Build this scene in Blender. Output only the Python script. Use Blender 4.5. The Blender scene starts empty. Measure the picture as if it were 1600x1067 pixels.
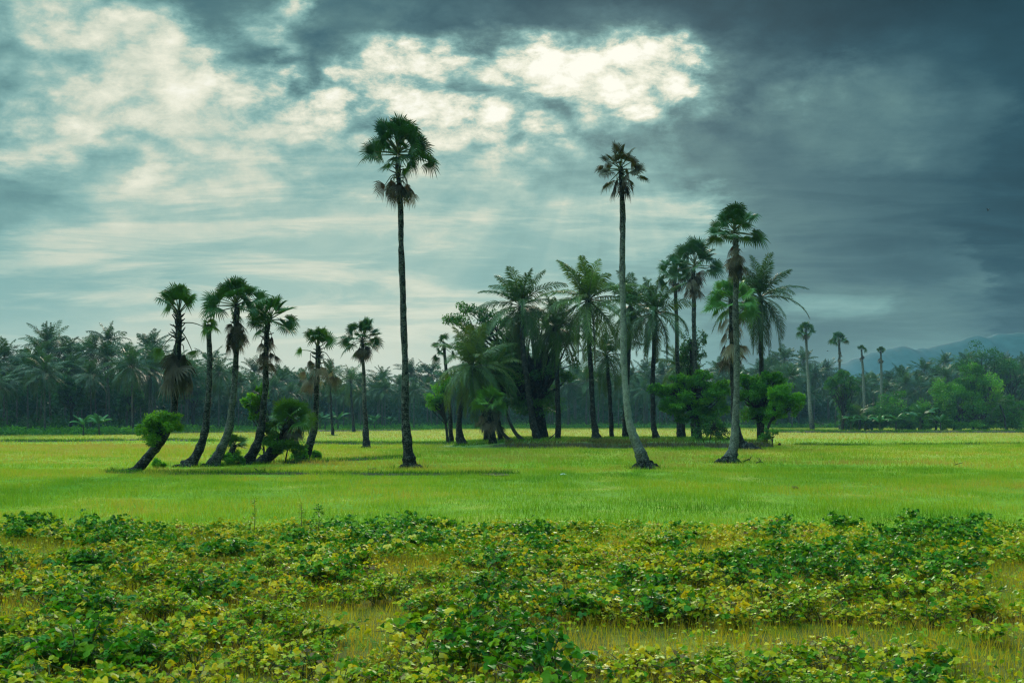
import bpy, math
import numpy as np
from mathutils import Vector

R = math.radians
D = bpy.data
scene = bpy.context.scene
COL = scene.collection

# ------------------------------------------------------------------ camera
CAM_H, FPX, HOR = 2.5, 1555.6, 654.0          # eye height (m), focal length in photo pixels, horizon row
cam_data = D.cameras.new("camera")
cam_data.lens = 35.0
cam_data.sensor_width = 36.0
cam_data.shift_y = (HOR - 533.5) / 1600.0
cam_data.clip_start = 0.1
cam_data.clip_end = 30000.0
cam = D.objects.new("camera", cam_data)
cam.location = (0, 0, CAM_H)
cam.rotation_euler = (R(90), 0, 0)
COL.objects.link(cam)
scene.camera = cam

# ------------------------------------------------------------------ render, exposure
scene.view_settings.view_transform = 'Standard'
scene.view_settings.look = 'None'
scene.view_settings.gamma = 1.0
scene.view_settings.exposure = 0.0
cy = scene.cycles
cy.use_denoising = True
cy.denoising_prefilter = 'NONE'
cy.use_adaptive_sampling = False
cy.pixel_filter_type = 'BLACKMAN_HARRIS'
cy.filter_width = 1.3
cy.max_bounces = 6
cy.diffuse_bounces = 3
cy.glossy_bounces = 2
cy.transmission_bounces = 4
cy.transparent_max_bounces = 8
cy.volume_bounces = 0
cy.sample_clamp_indirect = 4.0

# ------------------------------------------------------------------ sun (veiled by cloud, ahead and high)
SUN_AZ, SUN_EL = math.atan((965 - 800) / FPX), math.atan((HOR - 105) / FPX)
sd = D.lights.new("sun", 'SUN')
sd.energy = 2.6
sd.angle = R(11)
sd.color = (1.0, 0.89, 0.68)
sun = D.objects.new("sun", sd)
sdir = Vector((math.sin(SUN_AZ) * math.cos(SUN_EL), math.cos(SUN_AZ) * math.cos(SUN_EL), math.sin(SUN_EL)))
sun.rotation_euler = sdir.to_track_quat('Z', 'Y').to_euler()
sun.location = (30, 200, 90)
COL.objects.link(sun)


class NT:
    """short-hand for node trees"""
    def __init__(s, tree):
        s.t = tree
        s.t.nodes.clear()

    def n(s, kind, **kw):
        nd = s.t.nodes.new(kind)
        for k, v in kw.items():
            setattr(nd, k, v)
        return nd

    def put(s, sock, v):
        if v is None:
            return
        if hasattr(v, 'links'):
            s.t.links.new(v, sock)
        else:
            if sock.type == 'RGBA' and len(v) == 3:
                v = (*v, 1)
            sock.default_value = v

    def m(s, op, a, b=None, c=None, clamp=False):
        nd = s.n('ShaderNodeMath', operation=op, use_clamp=clamp)
        for i, v in enumerate((a, b, c)):
            s.put(nd.inputs[i], v)
        return nd.outputs[0]

    def vm(s, op, a, b=None):
        nd = s.n('ShaderNodeVectorMath', operation=op)
        s.put(nd.inputs[0], a)
        if b is not None:
            s.put(nd.inputs['Scale'] if op == 'SCALE' else nd.inputs[1], b)
        return nd.outputs[0]

    def mix(s, f, a, b, mode='MIX'):
        nd = s.n('ShaderNodeMix', data_type='RGBA', blend_type=mode)
        s.put(nd.inputs[0], f)
        s.put(nd.inputs[6], a)
        s.put(nd.inputs[7], b)
        return nd.outputs[2]

    def fmix(s, f, a, b):
        nd = s.n('ShaderNodeMix', data_type='FLOAT')
        s.put(nd.inputs[0], f)
        s.put(nd.inputs[2], a)
        s.put(nd.inputs[3], b)
        return nd.outputs[0]

    def rng(s, v, a, b, c=0.0, d=1.0, kind='SMOOTHSTEP'):
        nd = s.n('ShaderNodeMapRange', interpolation_type=kind)
        s.put(nd.inputs[0], v)
        for i, x in enumerate((a, b, c, d)):
            s.put(nd.inputs[i + 1], x)
        return nd.outputs[0]

    def noise(s, vec, scale, detail=4, rough=0.5, dist=0.0, col=False, dims='3D'):
        nd = s.n('ShaderNodeTexNoise', noise_dimensions=dims)
        if dims == '1D':
            s.put(nd.inputs['W'], vec)
        else:
            s.put(nd.inputs['Vector'], vec)
        nd.inputs['Scale'].default_value = scale
        nd.inputs['Detail'].default_value = detail
        nd.inputs['Roughness'].default_value = rough
        nd.inputs['Distortion'].default_value = dist
        return nd.outputs['Color' if col else 'Fac']

    def ramp(s, f, stops, interp='LINEAR'):
        nd = s.n('ShaderNodeValToRGB')
        cr = nd.color_ramp
        cr.interpolation = interp
        while len(cr.elements) < len(stops):
            cr.elements.new(0.5)
        for e, (p, c) in zip(cr.elements, sorted(stops, key=lambda q: q[0])):
            e.position = p
            e.color = (*c, 1) if hasattr(c, '__len__') else (c, c, c, 1)
        s.put(nd.inputs[0], f)
        return nd.outputs[0]


def lin(r, g, b):
    f = lambda c: c / 12.92 if c <= 0.04045 else ((c + 0.055) / 1.055) ** 2.4
    return (f(r / 255), f(g / 255), f(b / 255))


# ------------------------------------------------------------------ sky: broken monsoon cloud over a Nishita sky
SKY_ROWS = {   # photo row -> brightness (0-255) of the cloud at photo columns; world directions, not lens space
    600: [(0, 195), (400, 205), (700, 200), (1000, 165), (1200, 125), (1300, 128), (1400, 135), (1500, 130), (1600, 120)],
    550: [(0, 192), (200, 202), (400, 205), (650, 202), (900, 180), (1100, 142), (1200, 118), (1300, 120), (1400, 128), (1500, 128), (1600, 105)],
    512: [(0, 185), (200, 200), (400, 203), (600, 202), (750, 192), (900, 178), (1100, 140), (1200, 112), (1300, 108), (1400, 112), (1500, 122), (1560, 112), (1600, 88)],
    480: [(0, 178), (200, 192), (400, 200), (600, 196), (800, 180), (1000, 162), (1100, 136), (1200, 114), (1250, 138), (1330, 138), (1420, 112), (1500, 98), (1600, 82)],
    430: [(0, 172), (200, 182), (400, 190), (600, 188), (800, 176), (1000, 160), (1100, 135), (1200, 110), (1300, 99), (1400, 92), (1520, 110), (1560, 84), (1600, 78)],
    360: [(0, 160), (90, 192), (200, 186), (300, 180), (420, 188), (550, 194), (700, 194), (800, 178), (900, 176), (1000, 178), (1100, 150), (1200, 108), (1300, 95), (1400, 84), (1600, 67)],
    320: [(0, 148), (100, 162), (200, 198), (300, 194), (420, 188), (520, 196), (640, 188), (760, 170), (850, 184), (930, 196), (1080, 198), (1130, 130), (1200, 105), (1300, 92), (1400, 82), (1600, 66)],
    280: [(0, 154), (120, 156), (200, 172), (245, 208), (310, 172), (400, 194), (500, 165), (600, 172), (700, 190), (780, 206), (840, 160), (920, 148), (1010, 158), (1100, 118), (1200, 98), (1400, 86), (1600, 68)],
    240: [(0, 208), (90, 210), (150, 172), (210, 174), (300, 200), (400, 198), (490, 160), (600, 164), (720, 172), (800, 176), (900, 166), (1000, 140), (1100, 122), (1200, 108), (1300, 117), (1400, 110), (1500, 90), (1600, 74)],
    200: [(0, 165), (60, 196), (130, 212), (300, 212), (420, 206), (500, 200), (570, 190), (680, 214), (760, 218), (830, 190), (900, 160), (1000, 140), (1100, 124), (1300, 122), (1400, 120), (1500, 98), (1600, 78)],
    160: [(0, 172), (100, 196), (200, 192), (300, 218), (380, 188), (450, 206), (520, 232), (620, 222), (700, 242), (770, 214), (820, 170), (880, 132), (930, 190), (1000, 232), (1060, 200), (1120, 148), (1200, 128), (1300, 122), (1400, 122), (1500, 104), (1600, 82)],
    125: [(0, 158), (60, 180), (100, 194), (200, 214), (300, 220), (370, 176), (430, 205), (480, 140), (550, 230), (630, 246), (690, 170), (760, 120), (810, 160), (850, 226), (920, 246), (1000, 236), (1080, 238), (1130, 150), (1200, 114), (1300, 128), (1400, 112), (1500, 90), (1600, 78)],
    85: [(0, 152), (90, 172), (200, 208), (310, 210), (360, 140), (410, 118), (450, 160), (510, 132), (600, 190), (700, 222), (770, 190), (840, 214), (900, 244), (970, 255), (1060, 226), (1110, 130), (1200, 88), (1300, 78), (1400, 90), (1500, 84), (1600, 76)],
    45: [(0, 150), (80, 194), (180, 208), (260, 200), (310, 130), (370, 176), (405, 196), (450, 134), (520, 116), (620, 114), (720, 100), (820, 94), (900, 100), (970, 128), (1060, 90), (1150, 76), (1300, 70), (1450, 72), (1600, 70)],
    5: [(0, 165), (100, 186), (200, 150), (300, 120), (400, 128), (445, 190), (490, 114), (600, 108), (720, 94), (900, 86), (1050, 80), (1200, 72), (1400, 64), (1600, 72)],
}
world = D.worlds.new("World")
scene.world = world
world.use_nodes = True
T = NT(world.node_tree)
gen = T.n('ShaderNodeTexCoord').outputs['Generated']
sep = T.n('ShaderNodeSeparateXYZ')
T.put(sep.inputs[0], gen)
dx, dy, dz = sep.outputs
yc = T.m('MAXIMUM', dy, 0.15)
u0, v0 = T.m('DIVIDE', dx, yc), T.m('DIVIDE', dz, yc)
zz = T.m('ADD', T.m('MAXIMUM', dz, 0.0), 0.16)
cv = T.n('ShaderNodeCombineXYZ')
T.put(cv.inputs[0], T.m('DIVIDE', dx, zz))
T.put(cv.inputs[1], T.m('MULTIPLY', T.m('DIVIDE', dy, zz), 1.0))
T.put(cv.inputs[2], 3.7)
plane = cv.outputs[0]
nw = T.n('ShaderNodeSeparateColor')
T.put(nw.inputs[0], T.noise(plane, 3.4, 10, 0.64, 0.15, col=True))
amp = T.rng(v0, 0.0, 0.30, 0.25, 1.0)
nh = T.n('ShaderNodeSeparateColor')
hv = T.n('ShaderNodeCombineXYZ')
T.put(hv.inputs[0], T.m('MULTIPLY', u0, 7.0))
T.put(hv.inputs[1], T.m('MULTIPLY', v0, 26.0))
T.put(nh.inputs[0], T.noise(hv.outputs[0], 1.0, 7, 0.62, 0.3, col=True))
lowamp = T.rng(v0, 0.12, 0.30, 0.20, 0.0)
du = T.m('MULTIPLY', T.m('MULTIPLY', T.m('SUBTRACT', nw.outputs[0], 0.5), amp), 0.17)
du = T.m('ADD', du, T.m('MULTIPLY', T.m('SUBTRACT', nh.outputs[0], 0.5), lowamp))
dv = T.m('MULTIPLY', T.m('MULTIPLY', T.m('SUBTRACT', nw.outputs[1], 0.5), amp), 0.10)
uw, vw = T.m('ADD', u0, du), T.m('ADD', v0, dv)
U = lambda px: (px - 800) / FPX
Vv = lambda py: (HOR - py) / FPX
fac = T.m('ADD', uw, 0.53)
fac = T.m('DIVIDE', fac, 1.06, clamp=True)
val = None
prev = None
for py in sorted(SKY_ROWS, reverse=True):
    stops = [((U(px) + 0.53) / 1.06, b / 255.0) for px, b in SKY_ROWS[py]]
    r = T.ramp(fac, stops, 'EASE')
    if val is None:
        val = r
    else:
        val = T.fmix(T.rng(vw, Vv(prev), Vv(py), kind='LINEAR'), val, r)
    prev = py
val = T.m('SUBTRACT', val, T.m('MULTIPLY', T.m('MAXIMUM', T.m('SUBTRACT', val, 0.80), 0.0), 0.38))
# fine structure: billows in the bright gaps, streaks low down
bv = T.n('ShaderNodeCombineXYZ')
T.put(bv.inputs[0], u0)
T.put(bv.inputs[1], T.m('MULTIPLY', v0, 1.7))
T.put(bv.inputs[2], 5.2)
bvec = bv.outputs[0]
billow = T.noise(bvec, 24.0, 12, 0.73, 0.2)
puff = T.n('ShaderNodeTexVoronoi', feature='SMOOTH_F1')
wob = T.n('ShaderNodeVectorMath', operation='MULTIPLY_ADD')
T.put(wob.inputs[0], T.noise(bvec, 30.0, 6, 0.6, 0.0, col=True))
wob.inputs[1].default_value = (0.05, 0.05, 0.0)
T.put(wob.inputs[2], bvec)
T.put(puff.inputs['Vector'], wob.outputs[0])
puff.inputs['Scale'].default_value = 30.0
puff.inputs['Smoothness'].default_value = 0.35
puffs = T.m('MULTIPLY', T.m('SUBTRACT', 0.42, puff.outputs['Distance']), 0.45)
broad = T.noise(bvec, 6.0, 6, 0.55, 0.2)
fine = T.m('ADD', T.m('SUBTRACT', T.m('MULTIPLY', billow, 0.9), 0.45), T.m('MULTIPLY', T.m('SUBTRACT', broad, 0.5), 0.55))
fine = T.m('ADD', fine, puffs)
st = T.n('ShaderNodeCombineXYZ')
T.put(st.inputs[0], T.m('MULTIPLY', u0, 4.0))
T.put(st.inputs[1], T.m('MULTIPLY', v0, 34.0))
T.put(st.inputs[2], 1.3)
streak = T.noise(st.outputs[0], 1.0, 8, 0.62, 0.5)
low = T.rng(v0, 0.16, 0.34, 1.0, 0.0)
bill = T.m('MULTIPLY', T.m('SUBTRACT', fine, 0.0), T.rng(val, 0.30, 0.85, 0.12, 1.0))
bill = T.m('MULTIPLY', bill, T.rng(v0, 0.13, 0.32, 0.05, 1.0))
near = T.m('ADD', T.m('POWER', T.m('DIVIDE', T.m('SUBTRACT', u0, U(860)), 0.25), 2.0), T.m('POWER', T.m('DIVIDE', T.m('SUBTRACT', v0, Vv(110)), 0.075), 2.0))
bill = T.m('MULTIPLY', bill, T.rng(near, 0.5, 2.4, 1.0, 0.40))
strk = T.m('SUBTRACT', T.rng(streak, 0.40, 0.64), 0.38)
strk = T.m('MULTIPLY', T.m('MULTIPLY', strk, T.rng(val, 0.3, 0.7, 0.05, 0.13)), T.m('MULTIPLY', low, T.rng(v0, 0.05, 0.13, 0.15, 1.0)))
# crepuscular rays fanning from the hidden sun
us, vs = U(955), Vv(90)
ang = T.m('ARCTAN2', T.m('SUBTRACT', u0, us), T.m('SUBTRACT', vs, v0))
ray = T.m('SUBTRACT', T.noise(T.m('ADD', ang, 3.37), 5.0, 3, 0.6, dims='1D'), 0.5)
ray = T.m('MULTIPLY', ray, T.m('MULTIPLY', T.rng(v0, 0.31, 0.22), T.rng(v0, 0.02, 0.16)))
ray = T.m('MULTIPLY', T.m('MULTIPLY', ray, T.rng(u0, 0.30, 0.05)), 0.11)
glow = T.m('ADD', T.m('POWER', T.m('DIVIDE', T.m('SUBTRACT', u0, U(930)), 0.13), 2.0), T.m('POWER', T.m('DIVIDE', T.m('SUBTRACT', v0, Vv(105)), 0.055), 2.0))
glow = T.m('MULTIPLY', T.m('EXPONENT', T.m('MULTIPLY', glow, -1.0)), 0.07)
vtot = T.m('ADD', T.m('ADD', T.m('ADD', val, glow), bill), T.m('ADD', strk, ray))
crisp = T.m('MULTIPLY', T.m('TANH', T.m('MULTIPLY', T.m('SUBTRACT', vtot, 0.70), 11.0)), T.rng(v0, 0.20, 0.32, 0.0, 0.045))
vtot = T.m('ADD', vtot, crisp, clamp=True)
# the air in front of the sky adds its own light, so the cloud itself is a little darker
AIR = (0.016, 0.011, 0.010)
CLOUD = [(0.20, lin(32, 62, 74)), (0.28, lin(50, 83, 96)), (0.37, lin(74, 109, 118)), (0.46, lin(94, 130, 133)),
         (0.55, lin(117, 158, 157)), (0.64, lin(141, 181, 176)), (0.72, lin(170, 198, 187)), (0.80, lin(208, 216, 198)),
         (0.90, lin(238, 238, 218)), (1.0, lin(255, 254, 240))]
CLOUD = [(p_, tuple(max(0.003, c_ - a_) for c_, a_ in zip(q_, AIR))) for p_, q_ in CLOUD]
ccol = T.ramp(vtot, CLOUD)
cool = T.rng(v0, 0.05, 0.24, 1.0, 0.0)
ccol = T.mix(cool, ccol, T.vm('MULTIPLY', ccol, (0.97, 1.0, 1.01)))
# made-up unseen sky: boosted overhead to light grass, dimmed behind to keep trees dark
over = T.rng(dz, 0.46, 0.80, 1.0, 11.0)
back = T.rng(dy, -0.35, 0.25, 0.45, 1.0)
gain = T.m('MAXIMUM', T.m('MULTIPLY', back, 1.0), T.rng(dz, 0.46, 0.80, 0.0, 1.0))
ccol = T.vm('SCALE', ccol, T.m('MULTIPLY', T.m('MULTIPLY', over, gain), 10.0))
sky = T.n('ShaderNodeTexSky', sky_type='NISHITA')
sky.sun_disc = False
sky.sun_elevation = SUN_EL
sky.sun_rotation = SUN_AZ
sky.dust_density = 2.0
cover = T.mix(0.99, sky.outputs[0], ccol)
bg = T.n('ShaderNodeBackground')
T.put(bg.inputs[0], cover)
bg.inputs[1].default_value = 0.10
T.put(T.n('ShaderNodeOutputWorld').inputs[0], bg.outputs[0])
world.cycles.sampling_method = 'MANUAL'
world.cycles.sample_map_resolution = 512

# ================================================================== geometry helpers
class Geo:
    def __init__(s):
        s.v, s.f3, s.f4, s.c, s.d, s.n = [], [], [], [], [], 0

    def add(s, V, F, tint=0.5, dry=0.0):
        V = np.asarray(V, float).reshape(-1, 3)
        F = np.asarray(F, int)
        s.v.append(V)
        s.c.append(np.broadcast_to(np.asarray(tint, float), (len(V),)))
        s.d.append(np.broadcast_to(np.asarray(dry, float), (len(V),)))
        if len(F):
            (s.f3 if F.shape[1] == 3 else s.f4).append(F + s.n)
        s.n += len(V)

    def merge(s, g, loc=(0, 0, 0), rz=0.0, sc=1.0, dtint=0.0):
        V, f3, f4, c, d = g.arrays()
        ca, sa = math.cos(rz), math.sin(rz)
        W = V.copy() * sc
        W[:, 0], W[:, 1] = (V[:, 0] * ca - V[:, 1] * sa) * sc, (V[:, 0] * sa + V[:, 1] * ca) * sc
        s.v.append(W + np.asarray(loc))
        s.c.append(c + dtint)
        s.d.append(d)
        if len(f3): s.f3.append(f3 + s.n)
        if len(f4): s.f4.append(f4 + s.n)
        s.n += len(W)

    def arrays(s):
        V = np.concatenate(s.v) if s.v else np.zeros((0, 3))
        f3 = np.concatenate(s.f3) if s.f3 else np.zeros((0, 3), int)
        f4 = np.concatenate(s.f4) if s.f4 else np.zeros((0, 4), int)
        c = np.concatenate(s.c) if s.c else np.zeros(0)
        d = np.concatenate(s.d) if s.d else np.zeros(0)
        return V, f3, f4, c, d

    def mesh(s, name, mat, smooth=True):
        V, f3, f4, c, d = s.arrays()
        me = D.meshes.new(name)
        me.vertices.add(len(V))
        me.vertices.foreach_set('co', V.astype(np.float32).ravel())
        nl = 3 * len(f3) + 4 * len(f4)
        me.loops.add(nl)
        me.loops.foreach_set('vertex_index', np.concatenate([f3.ravel(), f4.ravel()]).astype(np.int32))
        me.polygons.add(len(f3) + len(f4))
        starts = np.concatenate([np.arange(len(f3)) * 3, 3 * len(f3) + np.arange(len(f4)) * 4]).astype(np.int32)
        me.polygons.foreach_set('loop_start', starts)
        me.polygons.foreach_set('use_smooth', np.full(len(starts), smooth))
        me.update(calc_edges=True)
        a = me.attributes.new('tint', 'FLOAT', 'POINT')
        a.data.foreach_set('value', c.astype(np.float32))
        a = me.attributes.new('dry', 'FLOAT', 'POINT')
        a.data.foreach_set('value', d.astype(np.float32))
        me.materials.append(mat)
        return me

    def obj(s, name, mat, parent=None, smooth=True, loc=None):
        o = D.objects.new(name, s.mesh(name, mat, smooth))
        COL.objects.link(o)
        if parent is not None: o.parent = parent
        if loc is not None: o.location = loc
        return o


def tag(o, label=None, cat=None, group=None, kind=None):
    if label: o['label'] = label
    if cat: o['category'] = cat
    if group: o['group'] = group
    if kind: o['kind'] = kind
    return o


def thing(name, label, cat, loc=(0, 0, 0), rz=0.0, group=None):
    o = D.objects.new(name, None)
    o.empty_display_size = 0.3
    COL.objects.link(o)
    o.location = loc
    o.rotation_euler = (0, 0, rz)
    return tag(o, label, cat, group)


def dup(root, loc, rz, sc, label=None, group=None):
    kids = [(c, list(c.children)) for c in root.children]
    r = root.copy()
    COL.objects.link(r)
    r.location = loc
    r.rotation_euler = (0, 0, rz)
    r.scale = (sc, sc, sc)
    if label: r['label'] = label
    if group: r['group'] = group
    for ch, gs in kids:
        c = ch.copy()
        COL.objects.link(c)
        c.parent = r
        for g in gs:
            d = g.copy()
            COL.objects.link(d)
            d.parent = c
    return r


def P(px, py, Y):
    return np.array([(px - 800) / FPX * Y, Y, CAM_H + (HOR - py) / FPX * Y])


def depth(py):
    return FPX * CAM_H / (py - HOR)


def unit(a):
    a = np.asarray(a, float)
    return a / np.maximum(np.linalg.norm(a, axis=-1, keepdims=True), 1e-9)


def vnoise(x, y, seed=0, octs=4):
    """smooth value noise, 0..1"""
    out, amp, tot = 0.0, 1.0, 0.0
    for o in range(octs):
        xi, yi = np.floor(x).astype(np.int64), np.floor(y).astype(np.int64)
        fx, fy = x - xi, y - yi
        fx, fy = fx * fx * (3 - 2 * fx), fy * fy * (3 - 2 * fy)
        def h(a, b):
            n = (a * 374761393 + b * 668265263 + (seed + o * 17) * 974711) & 0x7fffffff
            n = ((n ^ (n >> 13)) * 1274126177) & 0x7fffffff
            return ((n ^ (n >> 16)) & 0xffff) / 65535.0
        v = (h(xi, yi) * (1 - fx) + h(xi + 1, yi) * fx) * (1 - fy) + (h(xi, yi + 1) * (1 - fx) + h(xi + 1, yi + 1) * fx) * fy
        out, tot = out + v * amp, tot + amp
        amp *= 0.5
        x, y = x * 2.03 + 11.3, y * 2.03 + 5.7
    return out / tot


def spline(pts, n):
    """Catmull-Rom through pts, n samples; pts may carry extra columns (radius)"""
    p = np.asarray(pts, float)
    p = np.vstack([2 * p[0] - p[1], p, 2 * p[-1] - p[-2]])
    t = np.linspace(0, len(p) - 3 - 1e-6, n)
    i = t.astype(int)
    f = (t - i)[:, None]
    a, b, c, d = p[i], p[i + 1], p[i + 2], p[i + 3]
    return 0.5 * (2 * b + (c - a) * f + (2 * a - 5 * b + 4 * c - d) * f ** 2 + (3 * b - a - 3 * c + d) * f ** 3)


def tube(g, pts, rad, sides=8, tint=0.5, rough=0.0, rng=None, lobes=None, cap=True):
    pts = np.asarray(pts, float)
    n = len(pts)
    rad = np.broadcast_to(np.asarray(rad, float), (n,))
    tan = unit(np.gradient(pts, axis=0))
    ref = np.array([0, 1.0, 0]) if abs(tan[:, 1]).max() < 0.9 else np.array([1.0, 0, 0])
    A = unit(np.cross(tan, ref))
    B = np.cross(tan, A)
    th = np.linspace(0, 2 * math.pi, sides, endpoint=False)
    rr = np.repeat(rad[:, None], sides, 1)
    if rng is not None and rough:
        rr = rr * (1 + rough * rng.normal(size=rr.shape))
    if lobes is not None:
        rr = rr * lobes(np.arange(n)[:, None] / max(n - 1, 1), th[None, :])
    V = pts[:, None, :] + rr[..., None] * (np.cos(th)[None, :, None] * A[:, None, :] + np.sin(th)[None, :, None] * B[:, None, :])
    idx = np.arange(n * sides).reshape(n, sides)
    q = np.stack([idx[:-1], np.roll(idx[:-1], -1, 1), np.roll(idx[1:], -1, 1), idx[1:]], -1).reshape(-1, 4)
    tt = np.repeat(np.broadcast_to(np.asarray(tint, float), (n,)), sides)
    V = V.reshape(-1, 3)
    if cap:
        V = np.vstack([V, pts[-1] + tan[-1] * rad[-1] * 0.3])
        k = n * sides
        tri = np.stack([idx[-1], np.roll(idx[-1], -1), np.full(sides, k)], -1)
        tt = np.append(tt, tt[-1])
        g.add(V, q, tt)
        g.f3.append(tri + g.n - len(V))
    else:
        g.add(V, q, tt)


# ================================================================== materials
def leaf_mat(name, stops, dry=(0.10, 0.065, 0.035), trans=0.35, rough=0.5, spec=0.3, objvar=0.25):
    m = D.materials.new(name)
    m.use_nodes = True
    t = NT(m.node_tree)
    a = t.n('ShaderNodeAttribute', attribute_name='tint').outputs['Fac']
    d = t.n('ShaderNodeAttribute', attribute_name='dry').outputs['Fac']
    c = t.ramp(a, stops)
    c = t.mix(d, c, dry)
    oi = t.n('ShaderNodeObjectInfo').outputs['Random']
    c = t.vm('SCALE', c, t.rng(oi, 0, 1, 1 - objvar, 1 + objvar, 'LINEAR'))
    p = t.n('ShaderNodeBsdfPrincipled')
    t.put(p.inputs['Base Color'], c)
    p.inputs['Roughness'].default_value = rough
    p.inputs['Specular IOR Level'].default_value = spec
    tr = t.n('ShaderNodeBsdfTranslucent')
    t.put(tr.inputs[0], t.vm('MULTIPLY', c, (1.25, 1.2, 0.7)))
    mx = t.n('ShaderNodeMixShader')
    mx.inputs[0].default_value = trans
    t.put(mx.inputs[1], p.outputs[0])
    t.put(mx.inputs[2], tr.outputs[0])
    t.put(t.n('ShaderNodeOutputMaterial').inputs[0], mx.outputs[0])
    return m


def bark_mat(name, dark, light, ring=9.0, patch=0.6, bump=1.0):
    """tint attribute: 0 = blackened, 1 = pale lichened bark"""
    m = D.materials.new(name)
    m.use_nodes = True
    t = NT(m.node_tree)
    co = t.n('ShaderNodeTexCoord').outputs['Object']
    a = t.n('ShaderNodeAttribute', attribute_name='tint').outputs['Fac']
    sp = t.n('ShaderNodeSeparateXYZ')
    t.put(sp.inputs[0], co)
    n1 = t.noise(co, 3.5, 6, 0.65)
    n2 = t.noise(co, 14.0, 5, 0.6)
    rz = t.m('ADD', t.m('MULTIPLY', sp.outputs[2], ring), t.m('MULTIPLY', n1, 4.0))
    rings = t.m('MULTIPLY', t.m('ADD', t.m('SINE', t.m('MULTIPLY', rz, 6.283)), 1.0), 0.5)
    f = t.m('ADD', a, t.m('MULTIPLY', t.m('SUBTRACT', n1, 0.5), patch * 2.4))
    f = t.m('ADD', f, t.m('MULTIPLY', t.m('SUBTRACT', n2, 0.5), 1.1))
    f = t.m('SUBTRACT', f, t.m('MULTIPLY', rings, 0.10), clamp=True)
    c = t.mix(f, dark, light)
    b = t.n('ShaderNodeBump')
    b.inputs['Strength'].default_value = bump
    b.inputs['Distance'].default_value = 0.04
    t.put(b.inputs['Height'], t.m('ADD', t.m('MULTIPLY', rings, 0.22), n2))
    p = t.n('ShaderNodeBsdfPrincipled')
    t.put(p.inputs['Base Color'], c)
    t.put(p.inputs['Normal'], b.outputs[0])
    p.inputs['Roughness'].default_value = 0.9
    p.inputs['Specular IOR Level'].default_value = 0.15
    t.put(t.n('ShaderNodeOutputMaterial').inputs[0], p.outputs[0])
    return m


M_PALMYRA = leaf_mat("palmyra_leaf", [(0, (0.012, 0.046, 0.005)), (0.5, (0.030, 0.100, 0.008)), (1, (0.080, 0.180, 0.010))], dry=(0.085, 0.055, 0.035), trans=0.18)
M_STALK = leaf_mat("leaf_stalk", [(0, (0.02, 0.03, 0.01)), (1, (0.11, 0.12, 0.03))], dry=(0.07, 0.045, 0.03), trans=0.0)
M_DEAD = leaf_mat("dead_leaf", [(0, (0.030, 0.020, 0.014)), (0.6, (0.10, 0.072, 0.050)), (1, (0.24, 0.19, 0.14))], trans=0.2, rough=0.8)
M_COCO = leaf_mat("coconut_leaf", [(0, (0.015, 0.050, 0.008)), (0.5, (0.048, 0.110, 0.014)), (1, (0.130, 0.175, 0.020))], dry=(0.13, 0.09, 0.04), trans=0.3, rough=0.42, spec=0.4)
M_TREE = leaf_mat("broadleaf", [(0, (0.011, 0.052, 0.008)), (0.5, (0.028, 0.115, 0.012)), (1, (0.085, 0.200, 0.016))], trans=0.35, rough=0.45)
M_BUSH = leaf_mat("bush_leaf", [(0, (0.036, 0.145, 0.008)), (0.5, (0.115, 0.320, 0.012)), (1, (0.260, 0.480, 0.022))], trans=0.5, rough=0.45)
M_BEAN = leaf_mat("bean_leaf", [(0, (0.020, 0.095, 0.012)), (0.35, (0.060, 0.220, 0.008)), (0.58, (0.230, 0.320, 0.008)),
                                (0.74, (0.50, 0.43, 0.014)), (0.88, (0.72, 0.48, 0.020)), (0.97, (0.60, 0.50, 0.11)), (1, (0.20, 0.11, 0.05))],
                  trans=0.35, rough=0.5, spec=0.12, objvar=0.12)
M_BEANSTEM = leaf_mat("bean_stem", [(0, (0.05, 0.07, 0.02)), (1, (0.17, 0.13, 0.05))], trans=0.0, rough=0.7)
M_BANANA = leaf_mat("banana_leaf", [(0, (0.025, 0.090, 0.012)), (0.5, (0.045, 0.150, 0.025)), (1, (0.09, 0.22, 0.04))], trans=0.3)
M_GRASS = leaf_mat("meadow_grass", [(0, (0.035, 0.120, 0.006)), (0.30, (0.130, 0.290, 0.010)), (0.65, (0.280, 0.390, 0.015)), (0.85, (0.420, 0.370, 0.040)), (1, (0.44, 0.31, 0.07))],
                   trans=0.45, rough=0.6, spec=0.2, objvar=0.0)
M_DRYGRASS = leaf_mat("dry_grass", [(0, (0.090, 0.170, 0.008)), (0.4, (0.42, 0.34, 0.010)), (0.75, (0.62, 0.43, 0.025)), (1, (0.36, 0.20, 0.05))],
                      trans=0.4, rough=0.6, spec=0.2, objvar=0.0)
M_BROWNGRASS = leaf_mat("brown_grass", [(0, (0.040, 0.070, 0.010)), (0.5, (0.13, 0.10, 0.022)), (1, (0.26, 0.18, 0.07))], trans=0.3, rough=0.7, spec=0.1, objvar=0.0)
M_BARK_PALMYRA = bark_mat("palmyra_bark", (0.010, 0.009, 0.008), (0.27, 0.265, 0.24))
M_BARK_COCO = bark_mat("coconut_bark", (0.016, 0.014, 0.012), (0.20, 0.185, 0.16), ring=7.0)
M_BARK_TREE = bark_mat("tree_bark", (0.012, 0.011, 0.010), (0.14, 0.12, 0.10), ring=0.3)
M_WOOD = bark_mat("dead_wood", (0.012, 0.010, 0.009), (0.12, 0.10, 0.085), ring=0.3)


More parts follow.
